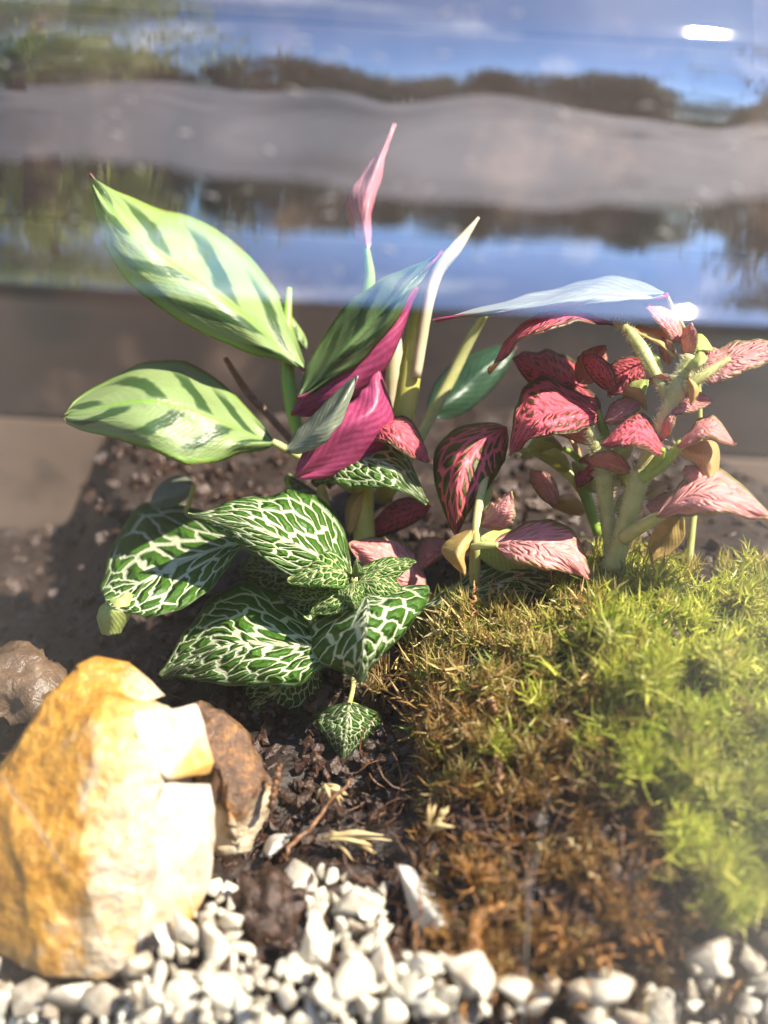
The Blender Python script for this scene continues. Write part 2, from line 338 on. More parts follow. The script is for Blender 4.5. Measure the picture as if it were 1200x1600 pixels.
def shoulder_glass(name):
    T = NT(name); tc = T.t.nodes.new('ShaderNodeTexCoord')
    mp = T.n('ShaderNodeMapping'); T.t.links.new(tc.outputs['Object'], mp.inputs[0]); mp.inputs['Scale'].default_value = (1, 1, 0.45)
    nz = T.noise(mp.outputs[0], 60, 3, 0.5); nf = T.noise(tc.outputs['Object'], 900, 2, 0.5)
    h = T.math('MULTIPLY_ADD', nf.outputs['Fac'], 0.012, nz.outputs['Fac'])
    nrm = T.bump(h, 0.25, 0.0006)
    gl = T.n('ShaderNodeBsdfGlossy', None, Roughness=0.02); T.t.links.new(nrm, gl.inputs['Normal'])
    tr = T.n('ShaderNodeBsdfTransparent', None, Color=(0.97, 0.98, 0.97))
    lw = T.n('ShaderNodeLayerWeight', None, Blend=0.35)
    f = T.math('MULTIPLY_ADD', lw.outputs['Fresnel'], 0.5, 0.33, clamp=True)
    T.t.links.new(f, gl.inputs['Color'])
    mx = T.n('ShaderNodeAddShader', None, i0=tr, i1=gl)
    du = T.n('ShaderNodeBsdfDiffuse', None, Color=(0.8, 0.78, 0.75)); dn = T.noise(tc.outputs['Object'], 120, 6, 0.7)
    mx2 = T.n('ShaderNodeMixShader', None, i0=T.math('MULTIPLY', T.smooth(dn.outputs['Fac'], 0.40, 0.8), 0.035), i1=mx, i2=du)
    T.t.links.new(mx2.outputs[0], T.out.inputs['Surface']); return T.m
M['shoulder_glass'] = shoulder_glass('shoulder_glass')
def clear_glass(name):
    T = NT(name); tr = T.n('ShaderNodeBsdfTransparent', None, Color=(0.985, 0.985, 0.98))
    T.t.links.new(tr.outputs[0], T.out.inputs['Surface']); return T.m
M['clear_glass'] = clear_glass('clear_glass')
def dusty_glass(name):
    T = NT(name); tr = T.n('ShaderNodeBsdfTransparent', None, Color=(0.99, 0.99, 0.985))
    T.t.links.new(tr.outputs[0], T.out.inputs['Surface'])
    vs_ = T.n('ShaderNodeVolumeScatter', None, Color=(0.97, 0.92, 0.84), Density=4.0, Anisotropy=0.2)
    T.t.links.new(vs_.outputs[0], T.out.inputs['Volume']); return T.m
M['dusty_glass'] = dusty_glass('dusty_glass')
def dust_haze_volume(name, col, dens):  # scatter volume for the haze at the sides of the jar
    T = NT(name); v = T.n('ShaderNodeVolumeScatter', None, Color=col, Density=dens, Anisotropy=0.3); T.t.links.new(v.outputs[0], T.out.inputs['Volume']); return T.m
M['dust_haze_left'] = dust_haze_volume('dust_haze_left', (0.93, 0.82, 0.66), 55.0)
M['dust_haze_right'] = dust_haze_volume('dust_haze_right', (0.96, 0.93, 0.88), 75.0)
M['scratch'] = noisy('scratch', [(0.3, (0.5, 0.5, 0.5)), (0.7, (0.85, 0.84, 0.8))], 300, 0.2, 0.0, transl=0.4)

# ------------------------------------------------------------------ the setting: paving, board wall
def sheet(name, c, sx, sy, mat, n=1):
    v = [(c[0] - sx, c[1] - sy, c[2]), (c[0] + sx, c[1] - sy, c[2]), (c[0] + sx, c[1] + sy, c[2]), (c[0] - sx, c[1] + sy, c[2])]
    return obj(name, v, [(0, 1, 2, 3)], mat, smooth=False, origin=c)
tag(sheet('ground', (0, 0, 0), 400, 400, M['paving']), kind='structure', label='grey paving the terrarium stands on')
def box_arrays(c, s, jit=0.0):
    V = [(c[0] + sx * s[0] / 2, c[1] + sy * s[1] / 2, c[2] + sz * s[2] / 2) for sx in (-1, 1) for sy in (-1, 1) for sz in (-1, 1)]
    F = [(0, 1, 3, 2), (4, 6, 7, 5), (0, 4, 5, 1), (2, 3, 7, 6), (0, 2, 6, 4), (1, 5, 7, 3)]
    return V, F
def box(name, c, s, mat, parent=None, bevel=0.0):
    V, F = box_arrays(c, s); o = obj(name, V, F, mat, parent, smooth=False)
    if bevel:
        b = o.modifiers.new('bevel', 'BEVEL'); b.width = bevel; b.segments = 3
    return o
WALL_Y = 0.41
wall = empty('board_wall', (0, WALL_Y, 0)); tag(wall, 'brown wooden board wall blurred behind the whole terrarium', 'wall')
for i in range(9):
    h_ = 0.047 if i == 0 else 0.0700
    z_ = 0.0236 if i == 0 else 0.048 + 0.0705 * (i - .5)
    b_ = box('board', (random.uniform(-.02, .02), WALL_Y + random.uniform(0, .004), z_), (2.4, 0.018, h_), M['pale_plank'] if i == 0 else M['plank'], wall, 0.0008)
    if i == 0: b_['label'] = 'paler tan lowest board'
for xx in (-1.0, 0.9):
    box('post', (xx, WALL_Y + 0.04, 0.33), (0.07, 0.06, 0.66), M['plank'], wall, 0.003)

# ------------------------------------------------------------------ jar profile
JR, JFRONT = 0.13, 0.112
JC = (0.0, JFRONT + JR)
def elev(y): return math.atan((800 - y) / 800 * TANH) - PITCH
def seam_z(y): return CAM_Z + JFRONT * math.tan(elev(y))
Z_SEAM = seam_z(478)
# (photo row on the centre column, elevation that the glass mirrors there)
MIRROR = [(478, 70), (458, 56), (430, 40), (400, 27), (350, 13), (300, 3), (275, -2), (235, -12), (195, -12), (150, -3), (128, 4), (100, 13), (60, 28), (25, 46), (0, 64), (-80, 74), (-200, 80)]
prof = []   # (z, radius)
zs = np.linspace(Z_SEAM, seam_z(-200), 120)
rows = np.array([a for a, b in MIRROR][::-1], float); refl = np.array([b for a, b in MIRROR][::-1], float)
y_off = 0.0; zprev = None
for z in zs:
    e = math.atan((z - CAM_Z) / (JFRONT + y_off)); yy = 800 - math.tan(e + PITCH) / TANH * 800
    t = 0.5 * (math.radians(np.interp(yy, rows, refl)) - e)
    if zprev is not None: y_off += (z - zprev) * math.tan(t)
    prof.append((z, JR - y_off)); zprev = z
ztop, rtop = prof[-1]
neck = [(ztop + 0.006, rtop - 0.012), (ztop + 0.010, rtop - 0.030), (ztop + 0.012, rtop - 0.045), (ztop + 0.030, rtop - 0.048), (ztop + 0.034, rtop - 0.044)]
def revolve(name, profile, mat, parent, n=160, close=False, a0=0.0, a1=2 * math.pi, wavy=False):
    V, F = [], []
    full = a1 - a0 > 6.28; span = n if full else n - 1
    for z, r in profile:
        for k in range(n):
            a = a0 + (a1 - a0) * k / span; rw = r + (0.00034 * noise.noise(Vector((a * 6, z * 55, 1))) + 0.00014 * noise.noise(Vector((a * 16, z * 130, 7))) if wavy else 0); V.append((JC[0] + rw * math.sin(a), JC[1] - rw * math.cos(a), z))
    m = len(profile)
    for i in range(m - 1 + (1 if close else 0)):
        i2 = (i + 1) % m
        for k in range(span):
            k2 = (k + 1) % n; F.append((i * n + k, i * n + k2, i2 * n + k2, i2 * n + k))
    return obj(name, V, F, mat, parent)
jar = empty('terrarium_jar', (JC[0], JC[1], 0))
tag(jar, 'round clear glass terrarium jar with rippled shoulder mirroring sky and trees', 'jar')
revolve('shoulder', prof + neck, M['shoulder_glass'], jar, n=300, a0=-R_(100), a1=R_(100), wavy=True)
revolve('shoulder', prof + neck, M['clear_glass'], jar, a0=R_(100), a1=R_(260))
GT = 0.003
revolve('wall', [(0.002, 0.0001), (0.002, JR - 0.02), (0.008, JR - 0.004), (0.020, JR), (Z_SEAM - 0.0006, JR), (Z_SEAM - 0.0006, JR - GT), (0.020, JR - GT), (0.010, JR - 0.004 - GT), (0.006, JR - 0.02), (0.006, 0.0001)], M['dusty_glass'], jar)
def dust_haze_film(a_in, a_out, thick, mat):  # dust wedge added to veil the sides with haze, thicker outward
    V, F, n, m = [], [], 40, 14
    for side in (0, 1):
        for i in range(n):
            t = i / (n - 1); a = R_(a_in + (a_out - a_in) * t); th = thick * (t * t * (3 - 2 * t)) + 0.00002
            for j in range(m):
                z = 0.012 + (Z_SEAM - 0.0015 - 0.012) * j / (m - 1); r = JR + 0.0004 + (th if side else 0)
                V.append((JC[0] + r * math.sin(a), JC[1] - r * math.cos(a), z))
    q = n * m
    for i in range(n - 1):
        for j in range(m - 1):
            a, b, c, d = i * m + j, (i + 1) * m + j, (i + 1) * m + j + 1, i * m + j + 1
            F += [(a, d, c, b), (q + a, q + b, q + c, q + d)]
    for i in range(n - 1):
        for j in (0, m - 1):
            a, b = i * m + j, (i + 1) * m + j; F.append((a, b, q + b, q + a) if j == 0 else (a, q + a, q + b, b))
    for j in range(m - 1):
        for i in (0, n - 1):
            a, b = i * m + j, i * m + j + 1; F.append((a, q + a, q + b, b) if i == 0 else (a, b, q + b, q + a))
    if a_out < a_in: F = [f[::-1] for f in F]
    o = obj('dust_haze_film', V, F, mat, jar); o['kind'] = 'stuff'; return o
dust_haze_film(-6, -32, 0.003, M['dust_haze_left']); dust_haze_film(7, 34, 0.003, M['dust_haze_right'])
SV2, SF2 = [], []
for _ in range(90):
    k = random.randint(8, 100); z, r = prof[k]; a = random.gauss(0, .35); n_ = random.randint(4, 7); dl = random.uniform(.004, .012); tilt = random.uniform(-.0006, .0006)
    pp = []
    for q in range(n_):
        t = q / (n_ - 1) - .5; aa = a + dl * t; zz = z + tilt * t - .0006 * t * t
        rr = np.interp(zz, [p_[0] for p_ in prof], [p_[1] for p_ in prof]) + .0003
        pp.append((JC[0] + rr * math.sin(aa), JC[1] - rr * math.cos(aa), zz))
    v_, f_ = tube_arrays(np.array(pp), np.full(n_, random.uniform(.00002, .00006)), 4); o_ = len(SV2); SV2 += [list(q) for q in v_]; SF2 += [tuple(i_ + o_ for i_ in t_) for t_ in f_]
obj('scuff_marks', SV2, SF2, M['scratch'], jar)['kind'] = 'stuff'
def glass_d(x, y):
    """depth in cm of the inner face of the jar wall behind a photo pixel"""
    a, b = P(x, y, 10), P(x, y, 11)
    dv = (b - a); ox, oy = a.x - JC[0], a.y - JC[1]
    A = dv.x ** 2 + dv.y ** 2; B = 2 * (ox * dv.x + oy * dv.y); C_ = ox * ox + oy * oy - JR ** 2
    q = B * B - 4 * A * C_
    if q < 0: return 14.0
    return 10.35 + (-B - math.sqrt(q)) / (2 * A)
def scratch(pts, w):
    s = spline([(x, y) for x, y in pts], 20); V = []; F = []
    for i, (x, y) in enumerate(s):
        d = glass_d(x, y) - 0.36; ww = w * (0.35 + 0.65 * math.sin(math.pi * i / 19)) * random.uniform(0.7, 1.2)
        V += [P(x - ww, y, d), P(x + ww, y, d - 0.006), P(x + ww * .2, y, d - 0.03)]
    for i in range(19):
        for k in range(3):
            k2 = (k + 1) % 3; F.append((3 * i + k, 3 * i + k2, 3 * i + 3 + k2, 3 * i + 3 + k))
    return obj('scratch', V, F, M['scratch'], jar)
scratch([(858, 1225), (846, 1300), (832, 1380), (825, 1450)], 0.7)
scratch([(826, 1330), (824, 1450), (818, 1600)], 0.9)
scratch([(-5, 1205), (50, 1280), (112, 1375)], 1.3)

# ------------------------------------------------------------------ soil
YR = [  # x, then (y, d) rows from the glass to the back
    (-200, [(1700, 13.6), (1560, 14.6), (1450, 15.6), (1350, 16.6), (1250, 17.8), (1180, 19.0), (1120, 20.2), (1085, 21.5), (1050, 23.0), (1010, 25), (930, 28), (825, 31)]),
    (90, [(1700, 13.2), (1560, 14.2), (1450, 15.3), (1350, 16.5), (1250, 17.7), (1175, 18.9), (1110, 20.1), (1060, 21.4), (1015, 23.0), (975, 25), (915, 28), (825, 31)]),
    (190, [(1700, 13.1), (1560, 14.1), (1450, 15.2), (1350, 16.4), (1250, 17.6), (1170, 18.8), (1100, 20.0), (1040, 21.3), (980, 22.8), (890, 24.5), (760, 27), (655, 30)]),
    (600, [(1700, 12.8), (1560, 13.6), (1450, 14.8), (1350, 16.0), (1250, 17.0), (1160, 18.0), (1080, 19.0), (1000, 20.2), (930, 21.8), (840, 24), (735, 27), (640, 30)]),
    (760, [(1700, 12.8), (1560, 13.3), (1450, 14.1), (1350, 14.9), (1250, 15.7), (1160, 16.5), (1070, 17.3), (1000, 18.2), (945, 19.3), (875, 21.6), (760, 26), (640, 30)]),
    (980, [(1700, 13.0), (1560, 13.5), (1450, 14.0), (1350, 14.5), (1250, 15.1), (1150, 15.7), (1060, 16.4), (990, 17.3), (930, 18.4), (885, 20.5), (795, 26), (690, 30)]),
    (1400, [(1700, 14.0), (1560, 14.5), (1450, 15.0), (1350, 15.4), (1250, 15.9), (1150, 16.5), (1060, 17.2), (990, 18.0), (935, 19.0), (895, 21.0), (850, 25), (800, 30)])]
NX, NY = 190, 150
xs = np.linspace(-200, 1400, NX)
colx = np.array([c[0] for c in YR], float)
rows12 = np.array([[r for r in c[1]] for c in YR], float)     # (6,12,2)
tt = np.linspace(0, 11, NY)
def soil_rows(x):
    k = np.interp(x, colx, np.arange(len(colx))); i = int(min(k, len(colx) - 2)); f = k - i; f = f * f * (3 - 2 * f)
    return rows12[i] * (1 - f) + rows12[i + 1] * f
def soil_d(x, y):
    r = soil_rows(x); return max(float(np.interp(-y, -r[:, 0], r[:, 1])), glass_d(x, y) + .75)
SV = []
for j in range(NY):
    for i in range(NX):
        r = soil_rows(xs[i]); y = np.interp(tt[j], np.arange(12), r[:, 0]); d = np.interp(tt[j], np.arange(12), r[:, 1])
        d = max(d, glass_d(xs[i], y) + .75); p = P(xs[i], y, d)
        h = noise.fractal(p * 120, 0.8, 2.2, 5) * 0.0016 + noise.noise(p * 45) * 0.002
        SV.append(p + Vector((0, -0.25, 1)) * h)
SF = [(j * NX + i, j * NX + i + 1, (j + 1) * NX + i + 1, (j + 1) * NX + i) for j in range(NY - 1) for i in range(NX - 1)]
tag(obj('soil', SV, SF, M['soil']), 'dark damp potting soil heaped inside the jar', 'soil', kind='structure')

# crumbs and fibres that nobody could count
def ico(sub=1):
    bm = bmesh.new(); bmesh.ops.create_icosphere(bm, subdivisions=sub, radius=1.0)
    v = np.array([x.co[:] for x in bm.verts]); f = [tuple(q.index for q in p.verts) for p in bm.faces]; bm.free(); return v, f
def scatter_lumps(name, pts, mat, rmin, rmax):
    base, fc = ico(1); V = []; F = []
    for p, d in pts:
        r = random.uniform(rmin, rmax) * px(d); sc = rng.uniform(0.5, 1.3, 3); o = len(V)
        q = base * (1 + 0.45 * rng.standard_normal((len(base), 1)).clip(-1, 1)) * sc * r
        rot = np.array(Matrix.Rotation(random.uniform(0, 6.28), 3, Vector(rng.standard_normal(3)).normalized()))
        V += (q @ rot.T + np.array(p)).tolist(); F += [tuple(i + o for i in t) for t in fc]
    return obj(name, V, F, mat, smooth=False)
pts = []
while len(pts) < 5200:
    x, y = random.uniform(-60, 1260), random.choice([random.uniform(930, 1640)] * 4 + [random.uniform(690, 930)])
    if y < soil_rows(x)[11, 0] + 8: continue
    d = soil_d(x, y) - random.uniform(0, .08); pts.append((P(x, y, d), d))
tag(scatter_lumps('soil_crumbs', pts, M['peat'], 2.5, 14), 'loose crumbs of dark peat over the soil', 'soil crumbs', kind='stuff')

def fibres(name, n, region, mat, lmin, lmax, w, label, cat):
    V = []; F = []
    for _ in range(n):
        x, y = region(); d = soil_d(x, y) - random.uniform(0.0, 0.35)
        a = random.uniform(0, 6.28); L = random.uniform(lmin, lmax); bend = random.uniform(-1, 1)
        pp = []
        for k in range(5):
            t = k / 4; aa = a + bend * t * 1.2
            pp.append((x + math.cos(aa) * L * t, y + math.sin(aa) * L * t, d - 0.12 * math.sin(t * 3.1) * random.uniform(.3, 1)))
        v, f = tube_arrays(PN(pp), np.array([1, 1, .9, .7, .3]) * w * random.uniform(.5, 1.4) * px(d), 4)
        o = len(V); V += [list(q) for q in v]; F += [tuple(i + o for i in t) for t in f]
    return tag(obj(name, V, F, mat), label, cat, kind='stuff')
def reg(x0, x1, y0, y1):
    return lambda: (random.uniform(x0, x1), random.uniform(y0, y1))
fibres('dead_fibres', 420, lambda: (random.triangular(430, 1180, 800), random.uniform(1180, 1560)), M['root'], 20, 75, 1.1, 'tangle of thin reddish brown dead roots and fibres below the moss', 'dead fibres')
fibres('amber_fibres', 110, lambda: (random.gauss(*random.choice([(745, 35), (860, 60), (960, 60), (740, 25)])), random.uniform(1310, 1560)), M['amber_moss'], 14, 42, 1.9, 'amber brown decayed moss strands near the foot of the slope', 'dead moss')

# ------------------------------------------------------------------ moss
def moss(name, tufts, label, cat):
    """tufts: (x, y, d, blade length px, blades, colour a, colour b)"""
    V = []; F = []; C = []
    up = np.array([0.0, -0.55, 0.83])
    for (x, y, d, L, nb, ca, cb) in tufts:
        gt = random.uniform(.65, 1.25)
        p = np.array(P(x, y, d)); s = px(d)
        lean = rng.normal(0, .25, 3); ax = up + lean; ax /= np.linalg.norm(ax)
        for _ in range(nb):
            dirv = ax * random.uniform(0.25, 1.0) + rng.normal(0, .55, 3); dirv /= np.linalg.norm(dirv)
            side = np.cross(dirv, rng.normal(0, 1, 3)); side /= np.linalg.norm(side) + 1e-9
            ln = L * s * random.uniform(.55, 1.15); w = L * s * random.uniform(.030, .058)
            root = p + ax * ln * random.uniform(-.5, .25) + rng.normal(0, .2, 3) * ln
            mid = root + dirv * ln * .5; tip = root + dirv * ln + ax * ln * random.uniform(-.25, .3)
            nrm = np.cross(dirv, side)
            o = len(V)
            V += [root - side * w * .7, root + side * w * .7, mid + side * w + nrm * w * .4, mid - side * w + nrm * w * .4, tip, mid - nrm * w * .5]
            F += [(o, o + 1, o + 2, o + 5), (o, o + 5, o + 3), (o + 3, o + 5, o + 4), (o + 5, o + 2, o + 4)]
            t = random.random(); c = [ca[k] * (1 - t) + cb[k] * t for k in range(3)]; g = gt * random.uniform(.75, 1.2)
            C += [[c[0] * g, c[1] * g, c[2] * g, 1]] * 6
    ob = obj(name, V, F, M['tint'], smooth=False)
    at = ob.data.color_attributes.new('tint', 'FLOAT_COLOR', 'POINT'); at.data.foreach_set('color', np.array(C, np.float32).ravel())
    return tag(ob, label, cat, kind='stuff')
LIME, LIME2, OLIVE, STRAWC, BROWN = (0.32, 0.40, 0.03), (0.74, 0.71, 0.16), (0.30, 0.30, 0.05), (0.72, 0.58, 0.25), (0.26, 0.15, 0.05)
def top_edge(x): return np.interp(x, [640, 700, 780, 870, 960, 1040, 1100, 1160, 1250], [965, 940, 925, 900, 885, 905, 925, 905, 900])
tl, td = [], []
while len(tl) < 1300:
    x, y = random.uniform(830, 1260), random.uniform(890, 1460)
    if y < top_edge(x): continue
    # lime cushion: bounded on the left by a slanting edge, hollow of bare soil in the middle right
    le = np.interp(y, [890, 1000, 1100, 1180, 1260, 1350, 1460], [890, 915, 945, 965, 1060, 1080, 1100])
    if x < le + random.gauss(0, 22): continue
    if ((x - 985) / 75) ** 2 + ((y - 1290) / 75) ** 2 < 1: continue
    if y > 1330 and x < 1040: continue
    if y > 1440 + random.gauss(0, 12): continue
    nz = noise.noise(Vector((x / 58, y / 46, 3))) + .4 * noise.noise(Vector((x / 22, y / 18, 8)))
    if nz < -0.16: continue
    d = soil_d(x, y) - 0.05 - 1.1 * max(0, nz + .15) - random.uniform(0, .2)
    tl.append((x, y, d, random.uniform(28, 48), 24, *random.choice([(LIME, LIME2)] * 6 + [((0.20, 0.30, 0.02), LIME), (OLIVE, STRAWC), ((.5, .55, .1), (.75, .72, .25))])))
while len(td) < 1500:
    x, y = random.uniform(640, 1000), random.uniform(890, 1300)
    if y < top_edge(x): continue
    le = np.interp(y, [890, 1000, 1100, 1200, 1300], [640, 640, 640, 660, 700]); 
    if x < le + random.gauss(0, 12): continue
    if random.random() < (y - 950) / 330 * 1.05: continue
    nz = noise.noise(Vector((x / 50, y / 42, 6)))
    if nz < -.2: continue
    d = soil_d(x, y) - random.uniform(0.0, .25) - .8 * max(0, nz)
    t = random.random()
    gold = min(1, max(0, (y - 1000) / 120))
    if random.random() < gold * .75: t = .6 + .2 * random.random()
    ca, cb = ((OLIVE, STRAWC) if t < .55 else (BROWN, STRAWC) if t < .7 else (BROWN, (.5, .3, .09)) if t < .8 else ((0.14, 0.22, 0.02), (0.32, 0.38, 0.06)))
    td.append((x, y, d, random.uniform(22, 42), 14, ca, cb))
for (x, y, L, ca, cb) in [(690, 985, 48, STRAWC, (.6, .54, .3)), (675, 1005, 40, STRAWC, (.6, .54, .3)), (720, 965, 40, OLIVE, STRAWC), (640, 1110, 55, BROWN, (.3, .2, .1)), (700, 1120, 55, BROWN, (.3, .2, .1)),
                          (785, 1160, 44, LIME, LIME2), (780, 1180, 40, LIME, LIME2), (850, 1090, 40, LIME, LIME2), (840, 1110, 40, OLIVE, LIME2), (930, 1150, 34, LIME, LIME2), (655, 1050, 45, BROWN, STRAWC), (700, 1060, 45, BROWN, STRAWC), (600, 1075, 45, BROWN, STRAWC), (720, 1220, 36, OLIVE, STRAWC)]:
    for _ in range(4): td.append((x + random.gauss(0, 9), y + random.gauss(0, 9), soil_d(x, y) - random.uniform(.2, .5), L, 14, ca, cb))
tb = []
while len(tb) < 130:      # tufts on the crest behind
    x = random.uniform(930, 1260); y = top_edge(x) - random.uniform(0, 30)
    tb.append((x, y, 19.5 + random.uniform(0, 2), random.uniform(26, 40), 14, *((OLIVE, STRAWC) if random.random() < .6 else (LIME, LIME2))))
tr_ = []
AMB, AMB2 = (0.20, 0.09, 0.02), (0.58, 0.32, 0.09)
while len(tr_) < 800:
    x, y = random.gauss(850, 150), random.uniform(1190, 1570)
    if x < 660 or x > 1200 or noise.noise(Vector((x / 50, y / 60, 9))) < -.05: continue
    ca, cb = random.choice([(BROWN, AMB2), (AMB, AMB2), (AMB, AMB), (BROWN, STRAWC), ((.05, .03, .015), BROWN)])
    tr_.append((x, y, soil_d(x, y) - random.uniform(0, .25), random.uniform(18, 36), 13, ca, cb))
moss('decayed_moss', tr_, 'brown and amber decayed moss over the soil below the living moss', 'moss')
moss('lime_moss', tl, 'bright lime green moss cushion on the slope', 'moss')
moss('dry_moss', td, 'olive and straw coloured dry moss beside the nerve plants', 'moss')
moss('crest_moss', tb, 'pale moss tufts along the crest behind the lime cushion', 'moss')

# ------------------------------------------------------------------ leaves
def leaf(plant, mid, Rv, Lv, mats, shape='oval', under=False, ref='R', nu=40, nv=22, rip=0.0, label=None, bow=(0, 0, 0), name='leaf', thick=0.0003, flat=2.1):
    u = np.linspace(0, 1, nu); m = spline(mid, nu); Rr = spline(Rv if isinstance(Rv, list) else [Rv], nu) * (1, 1, flat); Lr = spline(Lv if isinstance(Lv, list) else [Lv], nu) * (1, 1, flat)
    if shape == 'oval': w = np.sin(np.pi * np.clip(u, 0, 1) ** 0.85) ** 0.72
    elif shape == 'broad': w = np.where(u < .28, np.sin(u / .28 * math.pi / 2) ** .6, np.cos(((u - .28) / .72) * math.pi / 2) ** .8)
    elif shape == 'round': w = np.sin(np.pi * u) ** 0.5
    elif shape == 'blunt': w = np.minimum(1, np.sin(np.pi * np.clip(u * .86, 0, 1)) ** .6)
    elif shape == 'lance': w = np.sin(np.pi * u ** 0.7) ** 0.9
    w = np.clip(w, 0.012, 1)
    v = np.linspace(-1, 1, nv); bow = np.array(bow, float)
    seed = random.uniform(0, 50); lw_ = np.linalg.norm(m[-1, :2] - m[0, :2]); und_a = 0.0007 * lw_; arch = 0.0016 * lw_
    A = np.zeros((nu, nv, 3))
    for i in range(nu):
        for j in range(nv):
            s = Rr[i] * v[j] if v[j] > 0 else Lr[i] * (-v[j])
            rr = 0.0
            if rip:
                rr = rip * abs(v[j]) ** 2 * noise.noise(Vector((u[i] * 7 + seed, (2 if v[j] > 0 else -2), 0)))
            und = noise.noise(Vector((u[i] * 3.2 + seed, v[j] * 1.6, 4))) * und_a
            A[i, j] = m[i] + w[i] * (s + bow * v[j] ** 2) + np.array((rr * .5, rr + und * 22, rr * .012 + und + arch * v[j] ** 2 * w[i]))
    W = PN(A); V = W.reshape(-1, 3)
    i0 = nu // 2; j0 = (3 * nv // 4) if ref == 'R' else nv // 4
    a = W[i0 + 1, j0] - W[i0, j0]; b = W[i0, j0 + 1] - W[i0, j0]
    to_cam = np.array(CAM.translation) - W[i0, j0]
    facing = np.dot(np.cross(a, b), to_cam) > 0
    if under: facing = not facing
    F = []; 
    for i in range(nu - 1):
        for j in range(nv - 1):
            q = (i * nv + j, (i + 1) * nv + j, (i + 1) * nv + j + 1, i * nv + j + 1)
            F.append(q if facing else q[::-1])
    o = obj(name, V, F, list(mats), plant)
    uvl = o.data.uv_layers.new(name='UVMap')
    li = np.empty(len(o.data.loops), np.int32); o.data.loops.foreach_get('vertex_index', li)
    uvs = np.stack([u[li // nv], v[li % nv] * .5 + .5], -1).astype(np.float32); uvl.data.foreach_set('uv', uvs.ravel())
    sm = o.modifiers.new('thickness', 'SOLIDIFY'); sm.thickness = thick; sm.offset = -1; sm.material_offset = 1 if len(mats) > 1 else 0
    if label: o['label'] = label
    return o
def hairs(stem_o, pts, n, L, parent):
    s = spline(pts, 60); V = []; F = []
    for _ in range(n):
        k = random.uniform(0, 58); i = int(k); x, y, d, r = s[i] * (1 - (k - i)) + s[i + 1] * (k - i)
        th = random.uniform(0, 6.28); sc = px(d); c = np.array(P(x, y, d))
        tg = PN(s[i + 1, :3]) - PN(s[i, :3]); tg /= np.linalg.norm(tg) + 1e-9
        aa = np.cross(tg, [0.3, 0.9, 0.2]); aa /= np.linalg.norm(aa); bb = np.cross(tg, aa)
        dr = aa * math.cos(th) + bb * math.sin(th); side = np.cross(dr, tg)
        root = c + dr * r * sc * .9; tip = root + (dr + tg * random.uniform(-.2, .5)) * L * sc * random.uniform(.5, 1.2); w = .4 * sc
        o = len(V); V += [root - side * w, root + side * w, root + tg * w * 1.5, tip]; F += [(o, o + 1, o + 3), (o + 1, o + 2, o + 3), (o + 2, o, o + 3)]
    h = obj('hair', V, F, M['hair'], parent, smooth=False); h['kind'] = 'stuff'; return h

WV, WY, WB, PG = M['white_vein'], M['white_vein_young'], M['white_vein_big'], M['pale_green']
# --- white-veined nerve plant
wp = empty('nerve_plant', P(545, 1085, 19.6))
tag(wp, 'white veined green nerve plant, largest in the middle behind the amber stone', 'plant')
leaf(wp, [(548, 897, 18.9), (485, 862, 18.6), (400, 824, 18.4), (293, 803, 18.9)], [(5, 30, -.2), (-28, 42, -.3), (-25, 30, 0)], [(20, -45, .4), (22, -84, .6), (5, -40, .5)], (WV, PG), 'broad', rip=10)
leaf(wp, [(392, 845, 19.6), (330, 862, 19.7), (262, 888, 19.5), (205, 922, 19.0), (166, 940, 18.6)], [(20, 12, -.3), (42, 52, -.5), (34, 26, -.3)], [(-10, -55, .8), (-34, -104, 1.5), (-18, -36, .7)], (WB, PG), 'blunt', rip=6)
leaf(wp, [(206, 928, 18.75), (184, 940, 18.5), (172, 962, 18.5), (170, 994, 18.7)], [(10, 12, 0), (30, 6, 0), (30, -6, 0)], [(-8, -6, 0), (-20, -2, .1), (-20, -6, .1)], (PG, PG), 'blunt', rip=3, label='pale green curled over leaf tip')
leaf(wp, [(528, 1016, 18.5), (450, 1006, 18.3), (370, 1006, 18.4), (300, 1030, 18.7), (252, 1058, 19.1)], [(0, -60, .5), (-15, -96, .7), (-15, -60, .5)], [(20, 40, -.3), (20, 72, -.4), (15, 40, -.2)], (WV, PG), 'broad', ref='R', rip=9)
leaf(wp, [(490, 1030, 19.3), (440, 1072, 19.1), (388, 1108, 19.3)], (45, 40, -.1), (-45, -28, .3), (WV, PG), 'oval', rip=6)
leaf(wp, [(574, 930, 18.0), (572, 965, 17.3), (568, 1020, 17.0), (563, 1070, 17.3)], [(95, -40, .4), (95, -35, .3), (30, -20, .2)], [(-90, 20, .6), (-100, 40, .6), (-30, 0, .4)], (WB, PG), 'broad', rip=5)
leaf(wp, [(548, 898, 18.5), (505, 888, 18.2), (450, 908, 18.3)], (10, 30, -.2), (5, -28, .2), (WY, PG), 'oval', rip=3)
leaf(wp, [(556, 898, 18.6), (602, 888, 18.4), (650, 876, 18.6)], (3, 20, -.1), (0, -17, .2), (WY, PG), 'oval', rip=3)
leaf(wp, [(560, 908, 18.3), (592, 908, 18.1), (630, 926, 18.2)], (-2, 26, -.1), (6, -22, .2), (WY, PG), 'oval', rip=3)
leaf(wp, [(556, 914, 18.3), (525, 935, 18.0), (486, 958, 18.1)], (18, 20, -.1), (-12, -20, .2), (WY, PG), 'oval', rip=3)
leaf(wp, [(556, 908, 18.2), (548, 928, 17.8), (556, 952, 17.8)], (22, 0, 0), (-22, 2, .1), (WY, PG), 'oval', rip=2)
leaf(wp, [(552, 902, 18.3), (560, 892, 18.2), (556, 876, 18.3)], (10, 2, 0), (-10, 2, .1), (WY, PG), 'oval')
